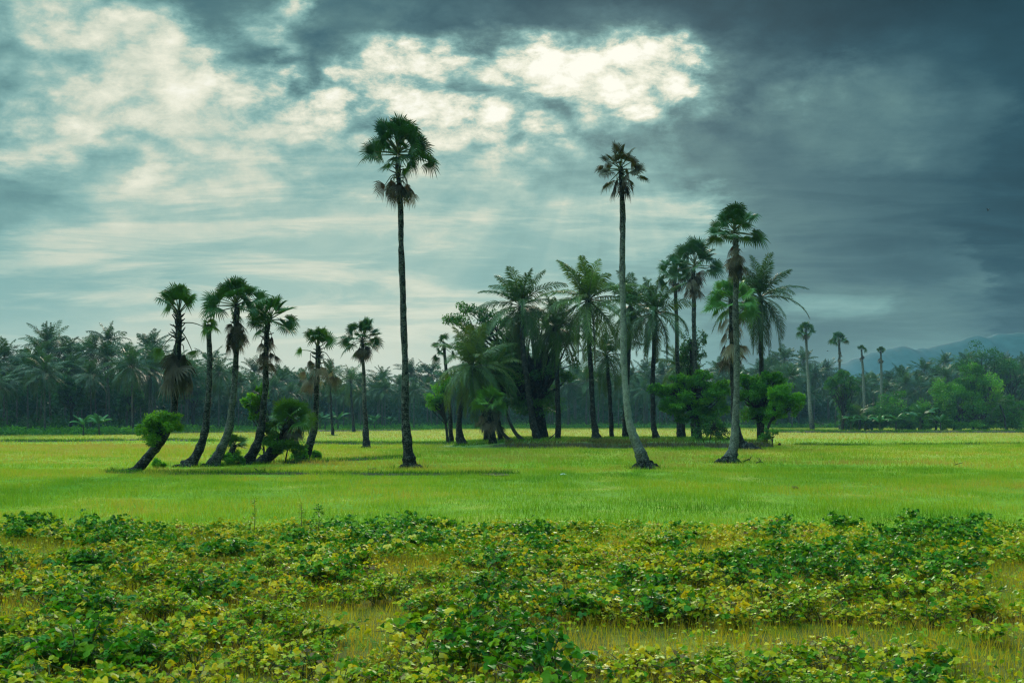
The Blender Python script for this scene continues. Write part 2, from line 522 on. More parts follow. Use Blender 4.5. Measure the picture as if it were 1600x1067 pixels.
def simple_mat(name, col, rough=0.9, var=0.35, scale=3.0):
    m = D.materials.new(name)
    m.use_nodes = True
    t = NT(m.node_tree)
    co = t.n('ShaderNodeTexCoord').outputs['Object']
    n = t.noise(co, scale, 6, 0.6)
    c = t.vm('SCALE', t.mix(0.0, col, col), t.rng(n, 0.3, 0.7, 1 - var, 1 + var, 'LINEAR'))
    p = t.n('ShaderNodeBsdfPrincipled')
    t.put(p.inputs['Base Color'], c)
    p.inputs['Roughness'].default_value = rough
    p.inputs['Specular IOR Level'].default_value = 0.2
    b = t.n('ShaderNodeBump')
    b.inputs['Strength'].default_value = 0.5
    t.put(b.inputs['Height'], n)
    t.put(p.inputs['Normal'], b.outputs[0])
    t.put(t.n('ShaderNodeOutputMaterial').inputs[0], p.outputs[0])
    return m


M_SOIL = simple_mat("dark_soil", (0.055, 0.042, 0.025))
M_HILL = simple_mat("hill_hazed", (0.054, 0.100, 0.112), var=0.12, scale=0.03)  # haze blue put into the base colour, since the haze box stops short
M_WHITE = simple_mat("white_plastic", (0.7, 0.7, 0.7), 0.5, 0.1)
M_BIRD = simple_mat("bird_feather", (0.02, 0.02, 0.022), 0.7)


def field_tint(x, y):
    """colour of the meadow, 0 = rank green, 0.5 = lime, 1 = straw; the field's own patches"""
    ly = np.log10(np.maximum(y, 5.0))
    base = np.interp(ly, [0.9, 1.33, 1.42, 1.55, 1.645, 1.70, 1.78, 1.86, 1.95, 2.02, 2.10, 2.2, 2.4, 2.6],
                     [0.62, 0.56, 0.54, 0.54, 0.55, 0.66, 0.76, 0.80, 0.74, 0.68, 0.90, 0.86, 0.90, 0.6])
    n = vnoise(x / 5.0 + 40, y / 4.0, 3, 4) - 0.5
    n2 = vnoise(x / 30.0 + 9, y / 18.0 + 4, 8, 3) - 0.5
    n3 = vnoise(x / 1.1, y / 1.1, 5, 3) - 0.5
    right = np.clip((x / np.maximum(y, 1)) * 1.2, -0.3, 0.35) * np.where(y > 62, 0.0, -0.10)
    return np.clip(base + n * 0.75 + n2 * 0.75 + n3 * 0.5 + right, 0, 1)


# ================================================================== the setting
gm = D.materials.new("meadow_ground")
gm.use_nodes = True
t = NT(gm.node_tree)
co = t.n('ShaderNodeTexCoord').outputs['Object']
sp = t.n('ShaderNodeSeparateXYZ')
t.put(sp.inputs[0], co)
yy = t.m('MAXIMUM', sp.outputs[1], 5.0)
big = t.noise(co, 0.05, 5, 0.6)
mid = t.noise(co, 0.35, 6, 0.6)
fine_n = t.noise(co, 4.0, 6, 0.7)
ly = t.m('ADD', t.m('LOGARITHM', yy, 10.0), t.m('MULTIPLY', t.m('SUBTRACT', big, 0.5), 0.16))
fz = t.m('DIVIDE', t.m('SUBTRACT', ly, 0.9), 1.8)
G_LIME, G_GREEN, G_GOLD, G_PALE = (0.220, 0.340, 0.012), (0.140, 0.260, 0.010), (0.400, 0.340, 0.040), (0.320, 0.370, 0.028)
gcol = t.ramp(fz, [(0.0, (0.15, 0.12, 0.025)), (0.222, (0.16, 0.15, 0.025)), (0.235, G_LIME), (0.40, G_GREEN), (0.44, G_LIME), (0.50, G_PALE), (0.54, G_GOLD),
                   (0.60, G_PALE), (0.64, G_LIME), (0.68, G_GOLD), (0.80, G_GOLD), (0.90, G_PALE), (1.0, G_LIME)])
gcol = t.mix(t.m('MULTIPLY', t.rng(mid, 0.50, 0.60), 0.75), gcol, G_GREEN)
gcol = t.mix(t.m('MULTIPLY', t.rng(mid, 0.47, 0.38), 0.55), gcol, G_GOLD)
gcol = t.vm('SCALE', gcol, t.rng(fine_n, 0.25, 0.75, 0.55, 1.25, 'LINEAR'))
p = t.n('ShaderNodeBsdfPrincipled')
t.put(p.inputs['Base Color'], gcol)
p.inputs['Roughness'].default_value = 0.95
p.inputs['Specular IOR Level'].default_value = 0.1
b = t.n('ShaderNodeBump')
b.inputs['Strength'].default_value = 0.8
b.inputs['Distance'].default_value = 0.15
t.put(b.inputs['Height'], fine_n)
t.put(p.inputs['Normal'], b.outputs[0])
t.put(t.n('ShaderNodeOutputMaterial').inputs[0], p.outputs[0])

g = Geo()
xs = np.concatenate([np.linspace(-2400, -160, 12), np.linspace(-150, 150, 61), np.linspace(160, 2400, 12)])
ys = np.concatenate([np.linspace(-150, 0, 4), np.linspace(5, 300, 60), np.linspace(340, 2500, 14)])
X, Y = np.meshgrid(xs, ys)
Z = np.zeros_like(X)
i = np.arange(X.size).reshape(X.shape)
g.add(np.stack([X, Y, Z], -1).reshape(-1, 3), np.stack([i[:-1, :-1], i[:-1, 1:], i[1:, 1:], i[1:, :-1]], -1).reshape(-1, 4))
tag(g.obj("ground", gm), "flat lime and straw coloured meadow running to the treeline", "field", kind='structure')

# the far ridge, beyond the haze
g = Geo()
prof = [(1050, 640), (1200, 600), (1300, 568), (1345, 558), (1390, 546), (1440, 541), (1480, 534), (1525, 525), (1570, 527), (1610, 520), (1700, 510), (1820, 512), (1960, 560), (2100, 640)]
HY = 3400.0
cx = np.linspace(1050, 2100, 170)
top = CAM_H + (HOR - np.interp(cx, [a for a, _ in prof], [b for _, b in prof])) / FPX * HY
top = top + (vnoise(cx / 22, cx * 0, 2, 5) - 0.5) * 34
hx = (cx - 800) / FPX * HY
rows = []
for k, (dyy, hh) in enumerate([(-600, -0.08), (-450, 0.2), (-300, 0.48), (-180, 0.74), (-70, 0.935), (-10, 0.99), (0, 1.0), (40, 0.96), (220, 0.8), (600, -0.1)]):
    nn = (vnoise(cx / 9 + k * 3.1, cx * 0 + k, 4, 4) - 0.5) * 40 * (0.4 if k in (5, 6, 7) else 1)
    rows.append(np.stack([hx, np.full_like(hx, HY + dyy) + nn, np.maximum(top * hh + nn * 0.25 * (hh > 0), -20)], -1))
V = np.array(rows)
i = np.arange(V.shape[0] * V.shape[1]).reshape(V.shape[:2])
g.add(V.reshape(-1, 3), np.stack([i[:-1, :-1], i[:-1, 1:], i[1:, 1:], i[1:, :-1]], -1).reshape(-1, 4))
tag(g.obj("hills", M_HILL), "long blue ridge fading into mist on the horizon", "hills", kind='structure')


def ridge(name, path, height, width, mat, label, bumps=0.5, seed=1):
    """a low earth bank along a ground path"""
    g = Geo()
    pts = spline(path, max(12, int(len(path) * 14)))
    n = len(pts)
    tan = unit(np.gradient(pts, axis=0))
    nor = np.stack([-tan[:, 1], tan[:, 0]], -1)
    prof = np.linspace(-1, 1, 9)
    taper = np.minimum(1, np.minimum(np.arange(n), np.arange(n)[::-1]) / 3.0)
    hn = 1 - bumps + 2 * bumps * vnoise(pts[:, 0] * 0.9, pts[:, 1] * 0.9, seed, 4)
    V = np.zeros((n, 9, 3))
    wv = width * (0.8 + 0.4 * vnoise(pts[:, 0] * 0.4, pts[:, 1], seed + 5, 2))
    V[..., :2] = pts[:, None, :2] + nor[:, None, :] * (prof[None, :, None] * wv[:, None, None])
    V[..., 2] = height * (np.cos(prof * math.pi / 2) ** 0.8)[None, :] * (taper * hn)[:, None] - 0.03
    V[..., 2] += (vnoise(V[..., 0] * 3, V[..., 1] * 3, seed + 9, 3) - 0.5) * height * 0.5 * np.cos(prof * math.pi / 2)[None, :]
    i = np.arange(n * 9).reshape(n, 9)
    g.add(V.reshape(-1, 3), np.stack([i[:-1, :-1], i[:-1, 1:], i[1:, 1:], i[1:, :-1]], -1).reshape(-1, 4))
    return tag(g.obj(name, mat), label, "earth bank", kind='structure')


def gp(px, py):
    y = depth(py)
    return ((px - 800) / FPX * y, y)


BANKS = [
    ("field_bank", [gp(170, 739), gp(300, 741), gp(420, 741), gp(560, 742), gp(690, 742), gp(800, 741)], 0.11, 0.35),
    ("field_bank", [gp(440, 724), gp(520, 721), gp(600, 717), gp(650, 714)], 0.13, 0.4),
    ("field_bank", [gp(-40, 690), gp(90, 690), gp(240, 688), gp(330, 690)], 0.16, 0.9),
    ("field_bank", [gp(470, 694), gp(560, 694), gp(650, 695), gp(720, 693)], 0.22, 1.1),
    ("field_bank", [gp(1200, 675), gp(1300, 676), gp(1500, 676), gp(1660, 675)], 0.35, 2.0),
    ("field_bank", [gp(1250, 695), gp(1330, 696), gp(1450, 695), gp(1600, 694)], 0.10, 0.7),
    ("field_bank", [gp(-40, 679), gp(200, 677), gp(420, 675), gp(660, 672)], 0.35, 2.0),
]
for k, (nm, path, h, w) in enumerate(BANKS):
    ridge(nm, [(x, y, 0) for x, y in path], h, w, M_SOIL, "low weedy earth bank between the paddies", seed=k * 3 + 1)

# mound under the palm grove
MOUND_L, MOUND_R = gp(640, 700)[0], gp(1225, 700)[0]


def mound_h(x, y):
    u = (x - MOUND_L) / (MOUND_R - MOUND_L)
    edge = vnoise(x * 0.25, y * 0 + 3.0, 6, 3) - 0.5
    front = 83.0 + edge * 2.0 + np.clip(0.32 - u, 0, 1) * 10 + np.clip(u - 0.88, 0, 1) * 22
    back = 112.0 + edge * 6
    f = np.clip((y - front) / 1.1, 0, 1) * np.clip((back - y) / 8, 0, 1)
    s = np.clip(u / 0.34, 0, 1) * np.clip((1.0 - u) / 0.05, 0, 1)
    f = f * f * (3 - 2 * f) * (s * s * (3 - 2 * s))
    return f * (0.52 + 0.28 * (vnoise(x * 0.35, y * 0.35, 9, 4) - 0.5)) - 0.02


mm = D.materials.new("mound_turf")
mm.use_nodes = True
t = NT(mm.node_tree)
co = t.n('ShaderNodeTexCoord').outputs['Object']
geo_n = t.n('ShaderNodeNewGeometry').outputs['Normal']
sp = t.n('ShaderNodeSeparateXYZ')
t.put(sp.inputs[0], geo_n)
n1 = t.noise(co, 0.8, 6, 0.65)
c = t.mix(t.rng(n1, 0.4, 0.6), (0.05, 0.13, 0.012), (0.12, 0.17, 0.02))
c = t.mix(t.rng(sp.outputs[2], 0.97, 0.85), c, (0.045, 0.032, 0.018))
p = t.n('ShaderNodeBsdfPrincipled')
t.put(p.inputs['Base Color'], c)
p.inputs['Roughness'].default_value = 0.95
t.put(t.n('ShaderNodeOutputMaterial').inputs[0], p.outputs[0])
g = Geo()
xs, ys = np.linspace(MOUND_L - 1, MOUND_R + 1, 150), np.concatenate([np.linspace(80, 90, 50), np.linspace(90.6, 114, 36)])
X, Y = np.meshgrid(xs, ys)
Z = mound_h(X, Y)
i = np.arange(X.size).reshape(X.shape)
g.add(np.stack([X, Y, Z], -1).reshape(-1, 3), np.stack([i[:-1, :-1], i[:-1, 1:], i[1:, 1:], i[1:, :-1]], -1).reshape(-1, 4))
tag(g.obj("mound", mm), "low grassy mound carrying the palm grove", "mound", kind='structure')


# ================================================================== grass (stuff)
def blades(g, x, y, z, h, w, tint, rng, lean=0.45):
    n = len(x)
    a = rng.uniform(0, 2 * math.pi, n)
    la = rng.uniform(0, 2 * math.pi, n)
    ll = np.abs(rng.normal(0, lean, n)) * h
    ca, sa = np.cos(a) * w / 2, np.sin(a) * w / 2
    V = np.zeros((n, 3, 3))
    V[:, 0] = np.stack([x - ca, y - sa, z], -1)
    V[:, 1] = np.stack([x + ca, y + sa, z], -1)
    V[:, 2] = np.stack([x + np.cos(la) * ll, y + np.sin(la) * ll, z + h], -1)
    F = np.arange(n * 3).reshape(n, 3)
    g.add(V.reshape(-1, 3), F, np.repeat(tint, 3))


def frustum_pts(rng, n, y0, y1, margin=3.5, power=2.0):
    y = (rng.uniform(y0 ** power, y1 ** power, n)) ** (1 / power)
    x = rng.uniform(-1, 1, n) * (0.515 * y + margin)
    return x, y


rng = np.random.default_rng(11)
g = Geo()
x, y = frustum_pts(rng, 190000, 21.5, 50)
h = rng.uniform(0.06, 0.18, len(x)) * (0.15 + 1.9 * np.clip(vnoise(x / 1.6, y / 1.6, 21, 4) * 1.6 - 0.3, 0, 1))
blades(g, x, y, 0 * x - 0.01, h, rng.uniform(0.010, 0.022, len(x)), np.clip(field_tint(x, y) + rng.normal(0, 0.10, len(x)), 0, 1), rng)
x, y = frustum_pts(rng, 130000, 50, 95)
h = rng.uniform(0.07, 0.22, len(x)) * (0.2 + 1.9 * np.clip(vnoise(x / 2.5, y / 2.5, 22, 4) * 1.6 - 0.3, 0, 1))
blades(g, x, y, 0 * x - 0.01, h, rng.uniform(0.02, 0.05, len(x)), np.clip(field_tint(x, y) + rng.normal(0, 0.10, len(x)), 0, 1), rng)
x, y = frustum_pts(rng, 90000, 95, 300, power=1.4)
h = rng.uniform(0.10, 0.30, len(x)) * (0.5 + 1.0 * vnoise(x / 6.0, y / 6.0, 23, 3))
blades(g, x, y, 0 * x - 0.01, h, rng.uniform(0.05, 0.12, len(x)), np.clip(field_tint(x, y) + rng.normal(0, 0.08, len(x)), 0, 1), rng)
tag(g.obj("meadow_grass", M_GRASS), "short lime green paddy grass covering the meadow", "grass", kind='stuff')

# rank grass on the banks and the mound
g = Geo()
for k, (nm, path, hh, w) in enumerate(BANKS):
    pts = spline([(a, b, 0) for a, b in path], 400)
    L = np.linalg.norm(np.diff(pts, axis=0), axis=1).sum()
    n = int(min(20000, L * 420 * max(w, 0.6) / max(1, pts[:, 1].mean() / 60)))
    j = rng.integers(0, 400, n)
    off = rng.normal(0, 0.45, (n, 2)) * w
    off[:, 0] *= 2
    x, y = pts[j, 0] + off[:, 0], pts[j, 1] + off[:, 1]
    keep = vnoise(x * 0.35, y * 0.6, 31 + k, 3) > 0.40
    x, y = x[keep], y[keep]
    sc = max(1.0, pts[:, 1].mean() / 60)
    z = hh * np.exp(-(off[keep, 1] / w) ** 2 * 3)
    blades(g, x, y, z - 0.05, rng.uniform(0.10, 0.26, len(x)) * sc ** 0.5, rng.uniform(0.015, 0.035, len(x)) * sc, np.clip(rng.normal(0.10, 0.12, len(x)), 0, 1), rng)
x = rng.uniform(MOUND_L, MOUND_R, 26000)
y = rng.uniform(84, 108, 26000)
z = mound_h(x, y)
k = z > 0.1
blades(g, x[k], y[k], z[k] - 0.03, rng.uniform(0.1, 0.3, k.sum()), rng.uniform(0.03, 0.07, k.sum()), np.clip(rng.normal(0.15, 0.15, k.sum()), 0, 1), rng)
tag(g.obj("bank_grass", M_GRASS), "rank dark green grass on the banks and mound", "grass", kind='stuff')

g = Geo()
x = rng.uniform(gp(790, 700)[0], MOUND_R - 0.5, 16000)
y = rng.uniform(81.5, 86.5, 16000)
z = mound_h(x, y)
k = (z > 0.0) & (z < 0.50) & (vnoise(x * 0.6, y * 0.2, 44, 3) > 0.36)
blades(g, x[k], y[k], z[k] - 0.04, rng.uniform(0.15, 0.55, k.sum()), rng.uniform(0.03, 0.06, k.sum()), np.clip(rng.normal(0.35, 0.25, k.sum()) + 0.5 * (vnoise(x[k] * 0.5, y[k] * 0.5, 47, 3) - 0.4), 0, 1), rng, lean=0.8)
tag(g.obj("mound_dry_grass", M_BROWNGRASS), "brown withered grass on the front of the mound", "grass", kind='stuff')

# dry grass between the bean rows
g = Geo()
x, y = frustum_pts(rng, 90000, 8.0, 21.3, margin=3.0)
h = rng.uniform(0.10, 0.30, len(x)) * (0.55 + 0.7 * vnoise(x / 0.8, y / 0.8, 51, 3))
tt = 0.30 + 0.75 * (vnoise(x / 2.2, y / 1.2, 52, 3)) + rng.normal(0, 0.12, len(x)) - 0.12
red = (x > 5.6) & (y < 12.6) & (y > 10.5)
tt = np.where(red, tt + 0.3, tt)
blades(g, x, y, 0 * x - 0.01, h, rng.uniform(0.005, 0.013, len(x)), np.clip(tt + rng.normal(0, 0.12, len(x)), 0, 1), rng, lean=0.42)
tag(g.obj("dry_grass", M_DRYGRASS), "fine straw yellow grass between the bean rows", "grass", kind='stuff')


# ================================================================== bean plants
def ovate(g, base, dirv, nrm, L, W, tint, curl=0.15, fold=0.12):
    """one folded ovate leaflet per row of base (n,3)"""
    n = len(base)
    dirv = unit(dirv)
    side = unit(np.cross(nrm, dirv))
    up = np.cross(dirv, side)
    ts = np.array([0.0, 0.22, 0.52, 0.80, 1.0])
    ws = np.array([0.0, 0.88, 0.96, 0.55, 0.0])
    V = np.zeros((n, 13, 3))
    mid = [base + dirv * (L * a)[:, None] - up * (L * curl * a * a)[:, None] for a in ts]
    V[:, 0], V[:, 12] = mid[0], mid[4]
    for k in (1, 2, 3):
        lift = up * (W * fold * ws[k])[:, None]
        V[:, k * 3 - 2 + 0] = mid[k]
        V[:, k * 3 - 2 + 1] = mid[k] + side * (W * ws[k] / 2)[:, None] + lift - dirv * (L * 0.05)[:, None]
        V[:, k * 3 - 2 + 2] = mid[k] - side * (W * ws[k] / 2)[:, None] + lift - dirv * (L * 0.05)[:, None]
    # index: k=1 -> 1,2,3 ; k=2 -> 4,5,6 ; k=3 -> 7,8,9 ; 10,11 unused mirrors of the tip
    V[:, 10] = V[:, 12]
    V[:, 11] = V[:, 12]
    q = np.array([[1, 4, 5, 2], [1, 3, 6, 4], [4, 7, 8, 5], [4, 6, 9, 7]])
    tr = np.array([[0, 1, 2], [0, 3, 1], [7, 12, 8], [7, 9, 12]])
    off = np.arange(n)[:, None, None] * 13
    tt = np.repeat(tint, 13)
    g.add(V.reshape(-1, 3), (q[None] + off).reshape(-1, 4), tt)
    g.f3.append((tr[None] + off).reshape(-1, 3) + g.n - n * 13)


def bean_plant(seed, kind):
    """kind: 'green', 'mixed', 'yellow', 'weedy' -> (stems, leaves)"""
    rng = np.random.default_rng(seed)
    st, lf = Geo(), Geo()
    H = {'green': 0.42, 'mixed': 0.34, 'yellow': 0.31, 'weedy': 0.27}[kind] * rng.uniform(0.85, 1.15)
    nst = {'green': 15, 'mixed': 14, 'yellow': 13, 'weedy': 16}[kind]
    for s in range(nst):
        az = rng.uniform(0, 2 * math.pi)
        reach = rng.uniform(0.05, 0.42)
        hh = H * rng.uniform(0.55, 1.0) * (1.05 - reach * 0.8)
        dirh = np.array([math.cos(az), math.sin(az), 0])
        p0 = np.array([rng.normal(0, 0.05), rng.normal(0, 0.05), -0.02])
        pts = spline([p0, p0 + dirh * reach * 0.35 + (0, 0, hh * 0.55), p0 + dirh * reach * 0.8 + (0, 0, hh * 0.9), p0 + dirh * reach + (0, 0, hh)], 9)
        tube(st, pts, np.linspace(0.006, 0.003, 9), 4, rng.uniform(0, 0.7))
        ks = rng.choice(np.arange(2, 9), size=5 if kind != 'weedy' else 6, replace=False)
        B, DV, NR, LL, WW, TT = [], [], [], [], [], []
        for k in ks:
            pa = rng.uniform(0, 2 * math.pi)
            pd = unit(np.array([math.cos(pa), math.sin(pa), rng.uniform(0.1, 0.9)]) + dirh * 0.5)
            pl = rng.uniform(0.04, 0.12)
            tip = pts[k] + pd * pl
            tube(st, [pts[k], tip], [0.003, 0.002], 3, 0.2, cap=False)
            L0 = rng.uniform(0.048, 0.096) if kind != 'weedy' else rng.uniform(0.035, 0.065)
            if kind == 'yellow': L0 *= 0.75
            basecol = {'green': rng.choice([0.05, 0.25, 0.36, 0.45, 0.56], p=[.20, .24, .24, .20, .12]),
                       'mixed': rng.choice([0.15, 0.36, 0.52, 0.68, 0.80, 0.96], p=[.08, .14, .28, .24, .18, .08]),
                       'yellow': rng.choice([0.40, 0.60, 0.72, 0.82, 0.90, 0.96, 1.0], p=[.12, .18, .22, .2, .14, .08, .06]),
                       'weedy': rng.choice([0.35, 0.52, 0.62, 0.70, 0.80], p=[.2, .3, .25, .15, .1])}[kind]
            nrm0 = unit(np.array([rng.normal(0, 0.65), rng.normal(0, 0.65) - 0.30, 1.0]))
            for da in (-1.15, 0.0, 1.15):
                fa = pa + da
                d = np.array([math.cos(fa), math.sin(fa), rng.uniform(-0.55, 0.2)])
                d = d - nrm0 * np.dot(d, nrm0) * 0.7
                B.append(tip); DV.append(d); NR.append(nrm0 + rng.normal(0, 0.35, 3))
                LL.append(L0 * (1.0 if da == 0 else 0.86)); WW.append(L0 * rng.uniform(0.72, 0.92))
                TT.append(np.clip(basecol + rng.normal(0, 0.035), 0, 1))
        ovate(lf, np.array(B), np.array(DV), unit(np.array(NR)), np.array(LL), np.array(WW), np.array(TT), curl=rng.uniform(0.05, 0.3))
    return st, lf


KINDS = ['green'] * 6 + ['mixed'] * 6 + ['yellow'] * 4 + ['weedy'] * 4
BEANS = [(k, *bean_plant(100 + i, k)) for i, k in enumerate(KINDS)]
rng = np.random.default_rng(5)
GAPS = [(840, 1480, 966, 1022), (500, 650, 938, 985), (-60, 90, 930, 972), (1515, 1700, 876, 930), (-60, 130, 838, 864), (270, 380, 845, 862),
        (860, 900, 905, 935), (600, 700, 878, 898), (1180, 1240, 838, 858), (720, 800, 985, 1010), (1500, 1700, 985, 1040)]
spots = []
yrow = 8.55
while yrow < 21.6:
    half = 0.515 * yrow + 2.4
    x = -half
    while x < half:
        xx, yv = x + rng.normal(0, 0.08), yrow + rng.normal(0, 0.15) + 0.35 * (vnoise(np.array(x / 4.0 + 50), np.array(yrow * 3.1), 77, 2) - 0.5)
        x += rng.uniform(0.19, 0.33)
        py = HOR + FPX * (CAM_H - 0.15) / yv
        px = 800 + FPX * xx / yv
        if any(a < px < b and c < py < d for a, b, c, d in GAPS):
            continue
        dens = vnoise(np.array(xx / 1.6 + 7), np.array(yv / 1.0 + 3), 71, 3)
        if dens < 0.24:
            continue
        patch = vnoise(np.array(xx / 1.3 + 70), np.array(yv / 1.3 + 13), 91, 2)
        right = px / 1600.0
        r = patch + 0.04 + rng.normal(0, 0.15) + (0.04 if 800 < px < 1400 and yv < 11 else 0)
        r = r + (0.10 if dens < 0.42 else 0.0)
        kind = 'green' if r < 0.41 else 'mixed' if r < 0.54 else 'yellow' if r < 0.68 else 'weedy'
        spots.append((yv, xx, kind, rng.uniform(0, 6.28), rng.uniform(0.72, 1.25)))
    yrow += 1.06 + 0.016 * yrow
spots.sort(key=lambda s: s[0])
N_IND, n_ind = 300, 0
rows_txt = lambda yv: "in the nearest crop row" if yv < 10.3 else "in the middle crop rows" if yv < 14 else "in the farther crop rows"
WORDS = {'green': "leafy dark green bean plant", 'mixed': "patchy green and yellowing bean plant", 'yellow': "withering yellow bean plant", 'weedy': "small leaved pale green bean plant"}
protos = {}
for bk, (kind, st, lf) in enumerate(BEANS):
    protos.setdefault(kind, []).append([None, st, lf])
far_crop = Geo()
far_stem = Geo()
for k, (yv, xx, kind, rz, sc) in enumerate(spots):
    pr = protos[kind][int(rng.integers(len(protos[kind])))]
    if n_ind < N_IND and abs(xx) < 0.515 * yv + 0.25:
        n_ind += 1
        lab = WORDS[kind] + " " + rows_txt(yv)
        grp = "bean plants " + rows_txt(yv)
        if pr[0] is None:
            o = pr[1].obj("bean_plant", M_BEANSTEM)
            tag(o, lab, "bean plant", grp)
            pr[2].obj("foliage", M_BEAN, o)
            o.location, o.rotation_euler, o.scale = (xx, yv, 0), (0, 0, rz), (sc, sc, sc)
            pr[0] = o
        else:
            dup(pr[0], (xx, yv, 0), rz, sc, lab, grp)
    else:
        far_crop.merge(pr[2], (xx, yv, 0), rz, sc)
# low ground cover of small leaves and straggling weeds between the rows
n = 24000
x, y = frustum_pts(rng, n, 8.3, 21.5, margin=2.5)
keep = vnoise(x / 1.1 + 3, y / 0.8, 61, 3) > 0.47
x, y = x[keep], y[keep]
B = np.stack([x, y, rng.uniform(0.02, 0.26, len(x)) ** 1.2], -1)
dv = rng.normal(0, 1, (len(x), 3)); dv[:, 2] *= 0.35
nr = np.stack([rng.normal(0, .8, len(x)), rng.normal(0, .8, len(x)), np.ones(len(x))], -1)
Ls = rng.uniform(0.022, 0.07, len(x))
ovate(far_crop, B, dv, unit(nr), Ls, Ls * 0.75, np.clip(rng.normal(0.60, 0.16, len(x)), 0, 1))
tag(far_crop.obj("bean_crop", M_BEAN), "tangled mass of green and yellow bean foliage in the farthest rows", "bean crop", kind='stuff')

# three taller weeds standing above the last row
for k, (px, py0, py1, wpx, lab) in enumerate([(397, 845, 778, 9, "tall thin brown weed rising above the far bean row"), (497, 840, 788, 26, "dark bushy weed rising above the far bean row"), (470, 838, 784, 8, "spindly weed between the thin and the bushy weed")]):
    Yd = 21.0
    base = (P(px, py0, Yd)[0], Yd, 0)
    top = P(px, py1, Yd)[2]
    st, lf = Geo(), Geo()
    tube(st, spline([(0, 0, 0), (0.02, 0, top * 0.5), (0.0, 0.02, top)], 8), np.linspace(0.01, 0.004, 8), 5, 0.6)
    nn = 60 if wpx < 20 else 150
    hz = rng.uniform(0.25, 1.0, nn) ** 0.8 * top
    rr = (wpx / FPX * Yd / 2) * (1.15 - hz / top * 0.8) * rng.uniform(0.1, 1, nn)
    a = rng.uniform(0, 6.28, nn)
    Ls = rng.uniform(0.04, 0.08, nn)
    ovate(lf, np.stack([np.cos(a) * rr, np.sin(a) * rr, hz], -1), np.stack([np.cos(a), np.sin(a), rng.uniform(-.3, .8, nn)], -1), unit(np.stack([rng.normal(0, .4, nn), rng.normal(0, .4, nn), np.ones(nn)], -1)), Ls, Ls * 0.6, np.clip(rng.normal(0.35 if wpx > 20 else 0.6, 0.12, nn), 0, 1))
    o = tag(st.obj("weed", M_BEANSTEM, loc=base), lab, "weed")
    lf.obj("foliage", M_BEAN, o)


# ================================================================== palms
FEET = []      # (x, y, z, radius) of palm feet, for the weeds that grow round them


def fan(g, hub, d, nrm, r, rng, nseg=26, span=2.55, tint=0.5, dry=0.0, droop=0.10, fold=0.25, cut=0.40):
    """a palmate fan leaf: pleated joined blade, free pointed tips"""
    d = unit(d)
    side = unit(np.cross(nrm, d))
    up = np.cross(d, side)
    th = np.linspace(-span, span, nseg + 1)
    mid = (th[:-1] + th[1:]) / 2
    def ray(t, rad, lift):
        rad = np.asarray(rad)[:, None]
        v = d * np.cos(t)[:, None] + side * np.sin(t)[:, None]
        v = v + up * (fold * np.abs(np.sin(t)))[:, None] * 0.8
        out = hub + v * rad + up * np.asarray(lift)[:, None]
        out[:, 2] -= droop * (rad[:, 0] / r) ** 2 * r
        return out
    rad_t = r * (0.80 + 0.20 * np.cos(mid * 0.55)) * rng.uniform(0.80, 1.08, nseg)
    e = ray(th, np.full(nseg + 1, r * cut), np.zeros(nseg + 1))
    c = ray(mid, np.full(nseg, r * cut * 1.04), np.full(nseg, r * 0.035))
    q = ray(mid - (th[1] - th[0]) * 0.36, rad_t * 0.70, np.zeros(nseg))
    q2 = ray(mid + (th[1] - th[0]) * 0.36, rad_t * 0.70, np.zeros(nseg))
    tip = ray(mid, rad_t, np.full(nseg, -r * 0.02) + rng.normal(0, 0.015 * r, nseg))
    tip[:, 2] -= droop * r * 0.6 * rng.uniform(0.3, 1.4, nseg)
    V = np.vstack([[hub], e, c, q, q2, tip])
    k = np.arange(nseg)
    E, C, Q, Q2, TP = 1, 2 + nseg, 2 + 2 * nseg, 2 + 3 * nseg, 2 + 4 * nseg
    F3 = np.concatenate([np.stack([0 * k, E + k, C + k], -1), np.stack([0 * k, C + k, E + k + 1], -1), np.stack([Q + k, TP + k, Q2 + k], -1), np.stack([C + k, Q + k, Q2 + k], -1),
                         np.stack([E + k, Q + k, C + k], -1), np.stack([C + k, Q2 + k, E + k + 1], -1)])
    tt = np.clip(tint + rng.normal(0, 0.04, len(V)), 0, 1)
    tipdry = np.zeros(len(V)) + dry
    tipdry[TP:] = np.clip(dry + rng.uniform(-0.2, 0.35, nseg), 0, 1)
    g.add(V, F3, tt, np.clip(tipdry, 0, 1))


def dirv(az, el):
    return np.array([math.cos(az) * math.cos(el), math.sin(az) * math.cos(el), math.sin(el)])


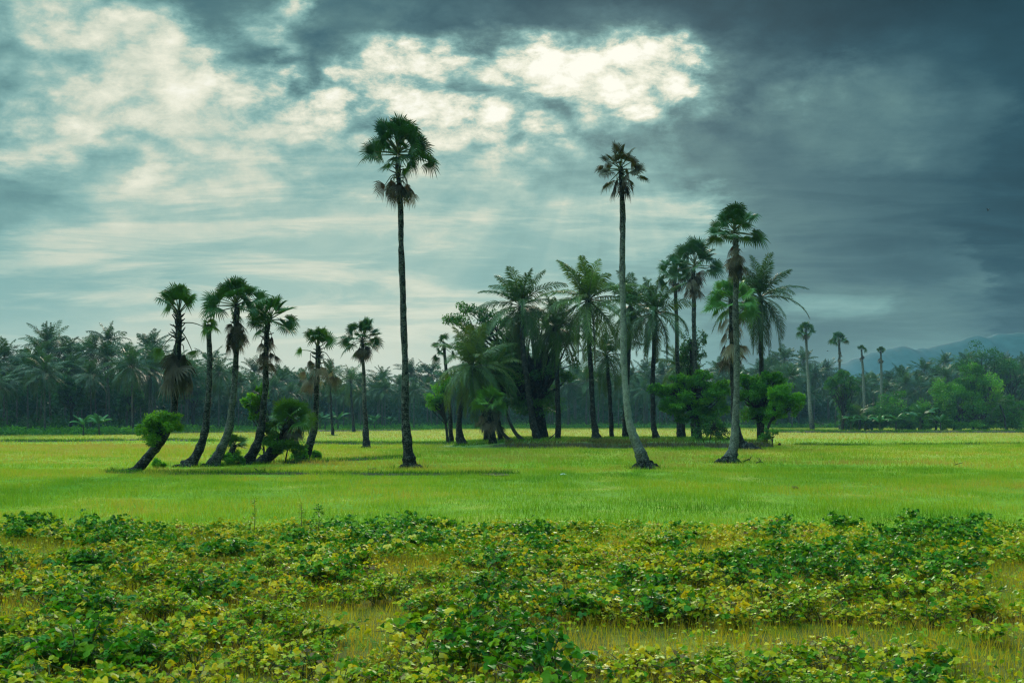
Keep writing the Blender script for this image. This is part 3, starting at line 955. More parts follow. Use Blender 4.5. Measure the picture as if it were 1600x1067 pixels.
def palmyra_crown(rng, top, n, lp, r, el=(88, -28), wide=1.0, dry=0.0, nseg=26, tint=0.4, flat=0.0):
    """green fan leaves on stalks; returns (leaves, stalks)"""
    lv, st = Geo(), Geo()
    az0 = rng.uniform(0, 6.28)
    for k in range(n):
        f = (k + 0.5) / n
        e = R(el[0] + (el[1] - el[0]) * f ** 0.85 + rng.normal(0, 6))
        az = az0 + k * 2.39996 + rng.normal(0, 0.2)
        d = dirv(az, e)
        d[:2] *= wide
        ll = lp * rng.uniform(0.82, 1.15) * (0.85 + 0.25 * f)
        p0 = top + np.array([0, 0, -0.25 * f * lp])
        sag = np.array([0, 0, -0.14 * ll * math.cos(e)])
        pts = spline([p0, p0 + d * ll * 0.5 + sag * 0.3, p0 + d * ll + sag], 6)
        tube(st, pts, np.linspace(0.035, 0.018, 6) * (lp / 1.0) ** 0.5, 4, rng.uniform(0.2, 0.7), cap=False)
        dd = unit(pts[-1] - pts[-2])
        out = np.array([math.cos(az), math.sin(az), 0])
        nrm = np.array([0, 0, 1.0]) * math.cos(e) - out * math.sin(e) + rng.normal(0, 0.35, 3)
        roll = rng.uniform(-1.6, 1.6)
        sidev = unit(np.cross(nrm, dd))
        nrm = nrm + sidev * roll
        old = max(0.0, f - 0.78) / 0.22
        fan(lv, pts[-1], dd, nrm, r * rng.uniform(0.72, 1.14), rng, nseg=nseg, span=rng.uniform(1.9, 2.6), tint=tint + 0.25 * (0.5 - f) + rng.normal(0, 0.10),
            dry=np.clip(dry + 0.25 * old * rng.uniform(0, 1), 0, 1), droop=rng.uniform(0.04, 0.30) + 0.2 * old, fold=rng.uniform(0.0, 0.6))
    return lv, st


def palmyra_skirt(rng, pts, n, lp, r, out=1.0, nseg=15):
    """dead brown fans folded down against the trunk at trunk points pts"""
    lv, st = Geo(), Geo()
    for k in range(n):
        p0 = pts[int(rng.integers(len(pts)))]
        az = k * 2.39996 + rng.normal(0, 0.3)
        o = np.array([math.cos(az), math.sin(az), 0])
        ll = lp * rng.uniform(0.6, 1.2)
        q1 = p0 + o * ll * 0.35 * out + np.array([0, 0, 0.06 * ll])
        q2 = p0 + o * ll * 0.55 * out * rng.uniform(0.7, 1.3) + np.array([0, 0, -0.55 * ll])
        c = spline([p0, q1, q2], 6)
        tube(st, c, np.linspace(0.03, 0.016, 6), 4, rng.uniform(0.2, 0.8), cap=False)
        d = unit(np.array([o[0] * 0.5, o[1] * 0.5, -1.0]) + rng.normal(0, 0.28, 3))
        fan(lv, c[-1], d, o + rng.normal(0, 0.3, 3), r * rng.uniform(0.75, 1.15), rng, nseg=nseg, span=rng.uniform(0.6, 1.35), tint=np.clip(rng.normal(0.5, 0.28), 0, 1), droop=0.22, fold=rng.uniform(-0.8, 0.2), cut=0.26)
    return lv, st


def stubs(rng, pts, n, L, g, radius=0.16):
    """old leaf bases sticking out of the trunk"""
    for k in range(n):
        f = rng.uniform(0, 1)
        p = pts[0] * (1 - f) + pts[-1] * f
        az = rng.uniform(0, 6.28)
        d = dirv(az, R(rng.uniform(5, 65)))
        l = L * rng.uniform(0.5, 1.2)
        tube(g, spline([p + d * radius * 0.5, p + d * l * 0.6, p + d * l + (0, 0, 0.05 * l)], 4), [0.05, 0.035, 0.03, 0.02], 4, rng.uniform(0.1, 0.6))


def palm_trunk(path, rads, tints, base, sides=14, n=None, seed=0, flare=0.25):
    """path in world points; returns a Geo local to base"""
    rng = np.random.default_rng(seed)
    a = np.column_stack([np.asarray(path), rads, tints])
    L = np.linalg.norm(np.diff(np.asarray(path), axis=0), axis=1).sum()
    n = n or int(np.clip(L * 5, 24, 90))
    s = spline(a, n)
    g = Geo()
    ph = rng.uniform(0, 6.28, 3)
    w = np.linspace(0, 1, n)
    s[:, 0] += (np.sin(w * 17 + ph[0]) + 0.6 * np.sin(w * 31 + ph[1])) * 0.018 * np.minimum(w * 8, 1)
    s[:, 3] *= 1 + 0.05 * np.sin(w * 43 + ph[2]) + rng.normal(0, 0.025, n)
    fl = lambda u, th: 1 + np.clip(0.16 - u, 0, 1) / 0.16 * flare * (0.5 * np.sin(5 * th + ph[0]) + 0.35 * np.sin(8 * th + ph[1]) + 0.3 * np.sin(3 * th + ph[2])) + 0.03 * np.sin(40 * u + th * 2)
    tube(g, s[:, :3] - base, np.maximum(s[:, 3], 0.03), sides, s[:, 4], 0.06, rng, fl)
    return g, s


def root_mass(base, r, h, seed):
    """blackened mat of roots round the foot of a palmyra"""
    rng = np.random.default_rng(seed)
    g = Geo()
    n, m = 8, 26
    u = np.linspace(0, 1, n)[:, None]
    th = np.linspace(0, 2 * math.pi, m, endpoint=False)[None, :]
    rr = r * (1.12 - 0.62 * u ** 0.6) * (1 + 0.10 * np.sin(7 * th + rng.uniform(0, 6)) * (1 - u) + 0.07 * rng.normal(size=(n, m)))
    V = np.stack([rr * np.cos(th), rr * np.sin(th), np.broadcast_to(u * h - 0.06, rr.shape)], -1)
    i = np.arange(n * m).reshape(n, m)
    g.add(V.reshape(-1, 3), np.stack([i[:-1], np.roll(i[:-1], -1, 1), np.roll(i[1:], -1, 1), i[1:]], -1).reshape(-1, 4), 0.05)
    for k in range(16):
        a = rng.uniform(0, 6.28)
        p0 = np.array([math.cos(a), math.sin(a), 0]) * r * 0.8 + (0, 0, h * 0.5)
        p1 = np.array([math.cos(a), math.sin(a), 0]) * r * rng.uniform(1.15, 1.4) + (0, 0, -0.04)
        tube(g, spline([p0, (p0 + p1) / 2 + (0, 0, 0.02), p1], 5), np.linspace(0.05, 0.025, 5), 5, 0.08)
    return g


def palmyra(label, pathpx, Y, wpx, tints, crown=None, skirt=None, stub=None, root=None, seed=1, lean=None, group=None, stray=None):
    """pathpx: photo points from foot to crown base; wpx: trunk widths there in photo pixels"""
    rng = np.random.default_rng(seed)
    m = Y / FPX
    path = np.array([P(a, b, Y) for a, b in pathpx])
    zoff = path[0][2]
    base = np.array([path[0][0], Y, 0.0])
    if Y > 80 and MOUND_L < base[0] < MOUND_R and zoff > 0.05:
        base[2] = float(mound_h(np.array(base[0]), np.array(Y)))
    path[0][2] = base[2] - 0.06
    if lean is not None:
        path[:, 1] += np.linspace(0, 1, len(path)) ** 1.5 * lean
    o = thing("palmyra_palm", label, "palm tree", base, group=group)
    FEET.append((*base, wpx[0] * m * 0.8))
    g, s = palm_trunk(path, np.array(wpx) * m / 2 * 0.86, tints, base, seed=seed)
    tr = g.obj("trunk", M_BARK_PALMYRA, o)
    top = path[-1] - base
    if root:
        root_mass(base, root[0] * m, root[1] * m, seed).obj("root_mass", M_BARK_PALMYRA, tr)
    if crown:
        c = dict(crown)
        off = np.array(c.pop('off', (0, 0))) * m
        lv, st = palmyra_crown(rng, top + (off[0], 0, off[1]), c.pop('n'), c.pop('lp') * m, c.pop('r') * m, **c)
        cr = lv.obj("crown", M_PALMYRA, o, smooth=False)
        st.obj("leaf_stalks", M_STALK, cr)
    if skirt:
        k = dict(skirt)
        span = k.pop('span')
        sel = s[int(len(s) * span[0]):max(int(len(s) * span[1]), int(len(s) * span[0]) + 2), :3] - base
        lv, st = palmyra_skirt(rng, sel, k.pop('n'), k.pop('lp') * m, k.pop('r') * m, **k)
        dk = lv.obj("dead_leaves", M_DEAD, o, smooth=False)
        st.obj("dead_stalks", M_STALK, dk)
    if stub:
        sel = s[int(len(s) * stub[0]):int(len(s) * stub[1]), :3] - base
        g = Geo()
        stubs(rng, sel, stub[2], stub[3] * m, g, radius=wpx[-1] * m / 2 * 0.6)
        g.obj("leaf_bases", M_STALK if len(stub) > 4 else M_BARK_PALMYRA, tr)
    for (ax, ay, bx, by, rpx, dry) in stray or ():
        lv, st = Geo(), Geo()
        a, b_ = P(ax, ay, Y) - base, P(bx, by, Y) - base
        c = spline([a, (a + b_) / 2 + (0, 0, 0.12), b_], 7)
        tube(st, c, np.linspace(0.03, 0.016, 7), 4, 0.5, cap=False)
        d = unit(c[-1] - c[-2] + (0, 0, -0.4 * np.linalg.norm(c[-1] - c[-2])))
        fan(lv, c[-1], d, np.array([0, -0.7, 0.7]), rpx * m, rng, nseg=22, span=1.5, tint=0.8, dry=dry, droop=0.25)
        sl = lv.obj("drooping_leaf", M_PALMYRA, o, smooth=False)
        st.obj("leaf_stalk", M_STALK, sl)
    return o


# --- the two tall ones and the one at right
palmyra("tallest palmyra palm with full round green crown, alone in the meadow", [(641, 731), (637, 700), (634, 650), (632, 560), (630, 470), (627, 380), (624, 300), (622, 248)], depth(732),
        [25, 19, 14.5, 12, 11.5, 10.5, 9.5, 9], [0.04, 0.10, 0.2, 0.25, 0.25, 0.25, 0.2, 0.1],
        crown=dict(n=38, lp=40, r=27, el=(89, -8), off=(0, 15), tint=0.15), skirt=dict(span=(0.895, 0.935), n=13, lp=20, r=25, out=1.4), stub=(0.90, 0.99, 16, 14), root=(17, 12), seed=3)
palmyra("tall pale trunked palmyra palm with withered brown crown", [(1009, 731), (999, 705), (988, 675), (980, 630), (975, 560), (974, 470), (974, 380), (973, 310), (971, 258)], depth(732),
        [27, 20, 15, 12.5, 11.5, 11, 10.5, 9.5, 8.5], [0.03, 0.45, 0.75, 0.85, 0.80, 0.70, 0.35, 0.2, 0.12],
        crown=dict(n=19, lp=28, r=21, el=(72, -16), dry=0.75, tint=0.2), skirt=dict(span=(0.93, 0.985), n=7, lp=20, r=20), stub=(0.94, 1.0, 10, 10), root=(19, 15), seed=9, lean=0.4)
palmyra("palmyra palm with grey mottled trunk and dark crown, right of the grove", [(1138, 722), (1146, 696), (1150, 650), (1151, 580), (1150, 500), (1150, 430), (1149, 368)], depth(723),
        [28, 17, 12.5, 11, 10.5, 10, 9.5], [0.05, 0.50, 0.55, 0.45, 0.35, 0.3, 0.2],
        crown=dict(n=22, lp=30, r=23, el=(88, -14), off=(-2, 11), tint=0.22), skirt=dict(span=(0.88, 0.99), n=16, lp=13, r=22, out=0.9), stub=(0.88, 0.98, 12, 9), root=(18, 12), seed=14,
        stray=[(1146, 365, 1126, 372, 14, 0.3)])

# --- the leaning row at left
palmyra("strongly leaning palmyra palm, wrapped low down by a leafy bush", [(186, 740), (212, 734), (238, 706), (262, 672), (272, 635), (276, 590), (278, 540), (279, 485)], depth(738),
        [12, 17, 17, 14, 11.5, 11, 12, 9], [0.15, 0.10, 0.15, 0.2, 0.2, 0.15, 0.1, 0.1],
        crown=dict(n=14, lp=31, r=26, el=(90, 36), tint=0.75), skirt=dict(span=(0.76, 0.88), n=17, lp=24, r=36, out=1.0), stub=(0.84, 0.99, 42, 15), seed=21,
        stray=[(280, 505, 322, 512, 10, 0.0), (279, 520, 252, 545, 20, 0.15), (281, 515, 300, 548, 14, 0.3)])
palmyra("bare slim palmyra palm with one drooping tuft, second of the leaning row", [(289, 729), (304, 717), (318, 682), (325, 630), (327, 570), (327, 507)], depth(729),
        [25, 18, 14, 11, 9.5, 8.5], [0.06, 0.10, 0.12, 0.15, 0.2, 0.25],
        crown=dict(n=7, lp=7, r=14, el=(60, -40), tint=0.9), root=(16, 6), seed=25)
palmyra("leaning palmyra palm with the widest bushy crown in the left row", [(330, 726), (344, 706), (357, 670), (364, 625), (368, 570), (369, 520), (370, 475)], depth(728),
        [24, 17, 14, 12, 10, 9.5, 9], [0.10, 0.35, 0.45, 0.35, 0.2, 0.15, 0.1],
        crown=dict(n=26, lp=33, r=25, el=(86, -8), tint=0.5, off=(-2, 3)), skirt=dict(span=(0.80, 0.95), n=16, lp=16, r=23, out=1.1), stub=(0.84, 0.98, 18, 12), root=(15, 7), seed=33)
palmyra("leaning palmyra palm with dark lopsided crown beside the widest crown", [(384, 724), (399, 700), (409, 664), (414, 610), (416, 550), (418, 500)], depth(725),
        [22, 17, 13.5, 11, 9.5, 9], [0.05, 0.12, 0.15, 0.2, 0.15, 0.1],
        crown=dict(n=19, lp=29, r=23, el=(84, -18), tint=0.4, off=(5, 5)), skirt=dict(span=(0.76, 0.93), n=14, lp=18, r=18, out=1.3), stub=(0.80, 0.98, 16, 12), root=(14, 7), seed=38)
palmyra("short stout palmyra palm with mop of bright leaves and shaggy trunk", [(404, 724), (424, 709), (440, 690), (450, 668), (455, 655)], depth(724),
        [18, 22, 22, 20, 16], [0.05, 0.08, 0.1, 0.1, 0.1],
        crown=dict(n=26, lp=22, r=23, el=(85, 12), tint=1.0), skirt=dict(span=(0.72, 0.98), n=18, lp=18, r=19, out=1.3), stub=(0.15, 0.9, 70, 16), seed=44)
palmyra("thin palmyra palm with small topknot and spread grey dead leaves, last of the leaning row", [(468, 720), (481, 704), (490, 672), (494, 625), (496, 580), (497, 540)], depth(721),
        [22, 16, 13, 10, 9.5, 8], [0.04, 0.12, 0.3, 0.2, 0.15, 0.1],
        crown=dict(n=11, lp=24, r=18, el=(88, 42), tint=0.6), skirt=dict(span=(0.80, 0.95), n=13, lp=30, r=20, out=1.5), stub=(0.84, 0.99, 26, 11), root=(13, 7), seed=51,
        stray=[(497, 556, 472, 547, 14, 0.1)])
palmyra("tiny young palmyra palm sprouting at the foot of the widest crowned palm", [(358, 726), (362, 708), (366, 695)], depth(726), [10, 11, 9], [0.1, 0.1, 0.1],
        crown=dict(n=13, lp=14, r=13, el=(85, 0), tint=0.75), skirt=dict(span=(0.5, 0.95), n=7, lp=10, r=11), stub=(0.1, 0.9, 20, 8), seed=57)
palmyra("straight palmyra palm with round crown standing apart beyond the row", [(573, 699), (571, 660), (569, 610), (567, 560), (566, 530)], depth(700),
        [15, 9, 7, 6, 5.5], [0.04, 0.15, 0.35, 0.2, 0.1],
        crown=dict(n=24, lp=23, r=18, el=(88, -20), off=(0, 2)), skirt=dict(span=(0.84, 0.96), n=15, lp=10, r=15), stub=(0.86, 0.98, 10, 7), root=(9, 5), seed=63)

# --- palmyras in the grove
palmyra("slim palmyra palm with dark crown at the back of the grove", [(1090, 688), (1087, 620), (1085, 540), (1084, 470), (1083, 420)], 99,
        [12, 9, 8, 7.5, 7], [0.1, 0.25, 0.3, 0.25, 0.1], crown=dict(n=22, lp=30, r=22, el=(88, -16), tint=0.2, off=(2, 9)), skirt=dict(span=(0.86, 0.99), n=14, lp=11, r=20), seed=71)
palmyra("palmyra palm with half hidden crown left of the slim dark one", [(1062, 688), (1060, 620), (1058, 540), (1056, 470), (1054, 425)], 101,
        [10, 8, 7, 6.5, 6], [0.1, 0.2, 0.3, 0.3, 0.2], crown=dict(n=18, lp=20, r=17, el=(88, -25), tint=0.25), skirt=dict(span=(0.9, 0.99), n=6, lp=9, r=15), seed=73)
palmyra("thick palmyra palm with light green mop crown and long dead skirt", [(1168, 704), (1156, 690), (1148, 650), (1145, 590), (1144, 530), (1143, 468)], 80.5,
        [30, 18, 12, 10, 10, 11], [0.03, 0.06, 0.06, 0.08, 0.1, 0.1], crown=dict(n=26, lp=27, r=22, el=(84, -18), tint=0.75), skirt=dict(span=(0.74, 0.97), n=22, lp=22, r=22, out=1.1), root=(20, 9), seed=77)
palmyra("sparse palmyra palm poking from the left edge of the grove", [(706, 690), (702, 640), (697, 580), (694, 540)], 98,
        [9, 7, 6, 5], [0.1, 0.2, 0.2, 0.1], crown=dict(n=9, lp=16, r=13, el=(75, -40), tint=0.3), seed=81)
palmyra("stubby palmyra palm with bright tuft and brown skirt before the grove", [(771, 700), (768, 675), (766, 650), (765, 628)], 86,
        [16, 14, 12, 12], [0.03, 0.04, 0.05, 0.1], crown=dict(n=24, lp=16, r=18, el=(82, 5), tint=1.0), skirt=dict(span=(0.6, 0.97), n=20, lp=18, r=17, out=1.4), stub=(0.2, 0.9, 50, 8), seed=85)

# --- far palmyras at right
FARP = "palmyras rising over the right treeline"
palmyra("far palmyra palm with pale trunk beside the right side of the grove", [(1269, 671), (1265, 630), (1262, 580), (1260, 540), (1259, 515)], 225, [9, 6, 5, 4.5, 4], [0.1, 0.7, 0.7, 0.5, 0.2],
        crown=dict(n=20, lp=9.5, r=8.5, el=(88, -25), nseg=20), skirt=dict(span=(0.9, 0.99), n=6, lp=5, r=7), seed=91, group=FARP)
palmyra("far palmyra palm with flat round crown over the shrub thicket", [(1313, 668), (1312, 620), (1312, 570), (1311, 530)], 232, [6, 5, 4, 4], [0.2, 0.5, 0.4, 0.2],
        crown=dict(n=22, lp=8.5, r=8, el=(88, -8), nseg=20), skirt=dict(span=(0.74, 0.86), n=7, lp=4, r=5), seed=93, group=FARP)
palmyra("small topped far palmyra palm, left of the two thin ones", [(1351, 668), (1350, 620), (1348, 575), (1346, 546)], 250, [6, 5, 4, 3], [0.2, 0.6, 0.5, 0.2],
        crown=dict(n=10, lp=5, r=5.5, el=(88, 30), nseg=18), skirt=dict(span=(0.82, 0.9), n=7, lp=3.5, r=4), seed=95, group=FARP)
palmyra("small topped far palmyra palm, right of the two thin ones", [(1377, 668), (1377, 620), (1377, 575), (1376, 549)], 250, [6, 5, 4, 3], [0.2, 0.6, 0.5, 0.2],
        crown=dict(n=10, lp=5, r=5.5, el=(88, 35), nseg=18), skirt=dict(span=(0.78, 0.88), n=8, lp=3.5, r=4.5), seed=97, group=FARP)


# ------------------------------------------------------------------ coconut palms
def coconut_crown(rng, nf, L, lmax, nleaf, wl, el=(82, -58), g=None, tint=0.45, bend=(0.7, 1.5), squash=None):
    g = g or Geo()
    st = Geo()
    az0 = rng.uniform(0, 6.28)
    for k in range(nf):
        f = (k + 0.5) / nf
        p0 = R(el[0] + (el[1] - el[0]) * f + rng.normal(0, 7))
        az = az0 + k * 2.39996 + rng.normal(0, 0.22)
        Lk = L * rng.uniform(0.85, 1.1) * (0.75 + 0.35 * min(1, f * 2.5))
        nb = 14
        s = np.linspace(0, 1, nb)
        bd = rng.uniform(*bend) * (0.22 + 0.95 * math.cos(max(p0, -0.6)))
        pitch = p0 - bd * s ** 1.35
        pitch = np.maximum(pitch, R(-88))
        dr = Lk / (nb - 1)
        r = np.concatenate([[0], np.cumsum(np.cos(pitch[:-1]) * dr)])
        z = np.concatenate([[0], np.cumsum(np.sin(pitch[:-1]) * dr)])
        azs = az + rng.normal(0, 0.12) * s ** 2
        pts = np.stack([np.cos(azs) * r, np.sin(azs) * r, z], -1)
        tube(st, pts, np.linspace(0.05, 0.008, nb) * (L / 4.5), 4, np.linspace(0.3, 0.6, nb), cap=False)
        sl = np.linspace(0.14, 0.99, nleaf)
        jit = rng.normal(0, 0.3 / nleaf, nleaf)
        ss = np.clip(sl + jit, 0.08, 1)
        pp = np.stack([np.interp(ss, s, pts[:, i]) for i in range(3)], -1)
        pc = np.interp(ss, s, pitch)
        Tn = np.stack([math.cos(az) * np.cos(pc), math.sin(az) * np.cos(pc), np.sin(pc)], -1)
        roll = rng.normal(0, 0.35)
        S = np.broadcast_to([-math.sin(az), math.cos(az), 0], Tn.shape)
        Un = np.cross(Tn, S)
        S2 = S * math.cos(roll) + Un * math.sin(roll)
        U2 = np.cross(Tn, S2)
        al = R(28) + ss * R(38)
        ll = lmax * np.maximum(0.12, np.sin(np.pi * np.clip(0.14 + 0.80 * ss, 0, 1)) ** 0.75)
        old = max(0, f - 0.8) / 0.2
        dry = 0.6 * old * rng.uniform(0, 1) if rng.uniform() < 0.7 else 0.0
        for sg in (-1, 1):
            dv = S2 * (sg * np.cos(al))[:, None] + Tn * np.sin(al)[:, None] + U2 * 0.22
            dv = unit(dv + rng.normal(0, 0.09, dv.shape))
            gr = rng.uniform(0.5, 1.1)
            d2 = unit(dv + np.array([0, 0, -gr]))
            d1 = unit(dv + np.array([0, 0, -gr * 0.25]))
            lk = ll * rng.uniform(0.85, 1.1, nleaf)
            midp = pp + d1 * (lk * 0.5)[:, None]
            tip = midp + d2 * (lk * 0.5)[:, None]
            w = Tn * (wl * 0.5)
            V = np.stack([pp - w * 0.6, pp + w * 0.6, midp + w, midp - w, tip], 1)
            o = np.arange(nleaf)[:, None] * 5
            tt = np.clip(tint + 0.16 * (0.5 - f) + rng.normal(0, 0.10) + rng.normal(0, 0.04, nleaf), 0, 1)
            g.add(V.reshape(-1, 3), (np.array([[0, 1, 2, 3]]) + o), np.repeat(tt, 5), dry)
            g.f3.append((np.array([[3, 2, 4]]) + o) + g.n - nleaf * 5)
    return g, st


def coconuts(rng, n, spread):
    g = Geo()
    for k in range(n):
        c = np.array([math.cos(k * 2.1), math.sin(k * 2.1), 0]) * spread + (0, 0, -0.35 - 0.12 * (k % 3))
        u, v = np.meshgrid(np.linspace(0, math.pi, 6), np.linspace(0, 2 * math.pi, 8, endpoint=False), indexing='ij')
        V = np.stack([np.sin(u) * np.cos(v) * 0.13, np.sin(u) * np.sin(v) * 0.13, np.cos(u) * 0.17], -1) + c
        i = np.arange(48).reshape(6, 8)
        g.add(V.reshape(-1, 3), np.stack([i[:-1], np.roll(i[:-1], -1, 1), np.roll(i[1:], -1, 1), i[1:]], -1).reshape(-1, 4), 0.3)
    return g


def coconut(label, pathpx, Y, wpx, seed, nf=32, L=62, lmax=16, el=(84, -76), tint=0.45, bend=(0.8, 1.6), group=None, nuts=True, tints=None, nleaf=58):
    rng = np.random.default_rng(seed)
    m = Y / FPX
    path = np.array([P(a, b, Y) for a, b in pathpx])
    base = np.array([path[0][0], Y, 0.0])
    if MOUND_L < base[0] < MOUND_R and 83 < Y < 112:
        base[2] = float(mound_h(np.array(base[0]), np.array(Y)))
    path[0][2] = base[2] - 0.05
    path[:, 1] += np.linspace(0, 1, len(path)) ** 2 * rng.normal(0, 0.7)
    o = thing("coconut_palm", label, "palm tree", base, group=group)
    FEET.append((*base, wpx[0] * m * 0.8))
    g, s = palm_trunk(path, np.array(wpx) * m / 2 * 0.88, tints if tints is not None else [0.08] * len(path), base, seed=seed, flare=0.15)
    g.obj("trunk", M_BARK_COCO, o)
    top = path[-1] - base
    lv, st = coconut_crown(rng, nf, L * m, lmax * m, nleaf, 0.062 * L * m / 3.6, el, tint=tint, bend=bend)
    cr = lv.obj("crown", M_COCO, o, smooth=False, loc=top)
    st.obj("frond_ribs", M_STALK, cr)
    if nuts:
        coconuts(rng, 9, 0.22).obj("coconuts", M_STALK, cr)
    return o


coconut("coconut palm with tall upright crown over the dark tree of the grove", [(840, 690), (833, 660), (824, 600), (817, 540), (814, 476)], 93, [16, 12, 10, 9, 8], 201, nf=33, L=80, lmax=20, tint=0.5)
coconut("coconut palm with big shuttlecock crown in the middle of the grove", [(932, 689), (928, 660), (924, 600), (921, 540), (918, 470)], 94, [18, 10, 8.5, 8, 8], 203, nf=35, L=92, lmax=20, tint=0.62)
coconut("coconut palm half hidden behind the pale tall trunk", [(977, 690), (977, 650), (980, 590), (983, 540), (985, 478)], 102, [12, 9, 8, 7, 7], 205, nf=31, L=68, lmax=17, tint=0.45)
coconut("coconut palm with ragged spiky crown right of the pale tall trunk", [(1026, 686), (1021, 660), (1020, 600), (1022, 550), (1024, 488)], 97, [14, 9, 8, 7.5, 7], 207, nf=31, L=72, lmax=17, tint=0.5)
coconut("coconut palm with long drooping fronds at the right end of the grove", [(1190, 688), (1190, 640), (1190, 580), (1188, 530), (1187, 466)], 96, [11, 9, 8, 8, 8], 209, nf=33, L=80, lmax=19, tint=0.35, bend=(0.7, 1.3))
coconut("low coconut palm with yellowish drooping fronds at the left of the grove", [(722, 697), (717, 670), (720, 640), (730, 605), (739, 574)], 90.5, [20, 11, 9, 9, 9], 211, nf=33, L=80, lmax=20, tint=0.8, bend=(0.8, 1.6))
coconut("lower coconut palm in shade behind the stubby bright palm", [(872, 688), (872, 640), (870, 580), (866, 512)], 96, [11, 9, 8, 7], 213, nf=31, L=68, lmax=17, tint=0.5)
coconut("small coconut palm between the grove's slender trunks", [(1068, 688), (1067, 650), (1066, 610), (1064, 572)], 104, [8, 6, 6, 5], 215, nf=20, L=52, lmax=14, tint=0.55)
coconut("young coconut palm at the left flank of the grove's dark tree", [(760, 692), (757, 650), (752, 600), (747, 545)], 98, [9, 8, 7, 6], 217, nf=20, L=56, lmax=16, tint=0.5, el=(85, -30))
coconut("coconut palm with low drooping crown tucked right of the shuttlecock crown", [(956, 688), (955, 650), (953, 600), (950, 552)], 103, [9, 7, 7, 6], 235, nf=29, L=62, lmax=16, tint=0.5)
coconut("broad low coconut palm in front of the dark tree's left half", [(783, 690), (779, 660), (772, 620), (768, 585)], 95, [10, 8, 8, 7], 237, nf=29, L=62, lmax=17, tint=0.6, el=(84, -40))
coconut("coconut palm with blurred grey green crown beyond the straight palmyra", [(553, 675), (551, 650), (549, 630), (547, 595)], 186, [6, 4.5, 4, 4], 221, nf=25, L=38, lmax=9.5, tint=0.35, nleaf=30)
coconut("thin trunked coconut palm behind the last leaning palmyra", [(520, 681), (518, 650), (517, 620), (516, 588)], 146, [6, 4, 3.5, 3.5], 223, nf=22, L=34, lmax=9, tint=0.3, nleaf=30)


# ------------------------------------------------------------------ broadleaf trees and shrubs
def leaves_in(g, rng, cen, rad, n, size, tint=0.5, tvar=0.2, up=0.6):
    """leaf blades scattered through lumpy clumps"""
    a = unit(rng.normal(0, 1, (n, 3))) * (rng.uniform(0, 1, n) ** 0.45)[:, None]
    p = np.asarray(cen) + a * np.asarray(rad)
    d = unit(rng.normal(0, 1, (n, 3)) + a * 0.8 + (0, 0, -0.25))
    nr = unit(rng.normal(0, 1, (n, 3)) + np.array([0, 0, up * 2]))
    s = unit(np.cross(nr, d))
    l = size * rng.uniform(0.6, 1.3, n)
    w = l * rng.uniform(0.4, 0.6, n)
    up_ = np.cross(d, s)
    V = np.stack([p, p + d * (l * .5)[:, None] + s * (w * .5)[:, None] + up_ * (w * .15)[:, None], p + d * l[:, None], p + d * (l * .5)[:, None] - s * (w * .5)[:, None] + up_ * (w * .15)[:, None]], 1)
    o = np.arange(n)[:, None] * 4
    g.add(V.reshape(-1, 3), np.array([[0, 1, 2, 3]]) + o, np.repeat(np.clip(tint + rng.normal(0, tvar * 0.4, n), 0, 1), 4))


def broadleaf(name, label, base, trunk_pts, trunk_r, lobes, mat, nleaf, size, seed, cat="tree", tint=0.5, bark=0.2, group=None, subs=16):
    """lobes: (centre, radii) of the crown, local to base"""
    rng = np.random.default_rng(seed)
    o = thing(name, label, cat, base, group=group)
    tr, lf = Geo(), Geo()
    s = spline(np.column_stack([np.array(trunk_pts, float), trunk_r]), 14)
    tube(tr, s[:, :3], s[:, 3], 9, bark, 0.06, rng)
    tot = sum(np.prod(r) ** (2 / 3) for _, r in lobes)
    for cen, rad in lobes:
        cen, rad = np.asarray(cen, float), np.asarray(rad, float)
        share = np.prod(rad) ** (2 / 3) / tot
        ns = max(4, int(subs * (0.5 + share)))
        for k in range(ns):
            dd = unit(rng.normal(0, 1, 3) + (0, 0, 0.25))
            c = cen + dd * rad * rng.uniform(0.45, 1.0)
            rr = rad * rng.uniform(0.20, 0.42)
            rr[2] *= 0.75
            leaves_in(lf, rng, c, rr, max(20, int(nleaf * share / ns)), size, tint + rng.normal(0, 0.16), 0.2)
            j = int(rng.integers(6, 14))
            a = s[j, :3]
            midp = (a + c) / 2 + rng.normal(0, 0.08, 3) * np.linalg.norm(c - a)
            tube(tr, spline([a, midp, c], 7), np.linspace(s[j, 3] * 0.5, 0.012, 7), 5, bark, cap=False)
    tr.obj("trunk", M_BARK_TREE, o)
    lf.obj("crown", mat, o, smooth=False)
    return o


def pxtree(name, label, bpx, Y, trunkpx, tw, lobespx, mat, nleaf, size, seed, **kw):
    m = Y / FPX
    base = P(bpx[0], bpx[1], Y)
    base[2] = max(0.0, float(mound_h(np.array(base[0]), np.array(Y)))) if (MOUND_L < base[0] < MOUND_R and 83 < Y < 112) else 0.0
    fwd = kw.pop('fwd', 0.0)
    if kw.pop('lift', False): base = P(bpx[0], bpx[1], Y)
    tp = [P(a, b, Y) - base for a, b in trunkpx]
    tp[0][2] = min(tp[0][2], 0.0) - 0.05
    rng = np.random.default_rng(seed + 500)
    lob = []
    for (a, b, rx, rz) in lobespx:
        c = P(a, b, Y) - base
        c[1] += rng.normal(0, 0.25) * rx * m - fwd
        lob.append((c, (rx * m, rx * m * 0.9, rz * m)))
    return broadleaf(name, label, base, tp, np.array(tw) * m / 2, lob, mat, nleaf, size, seed, **kw)


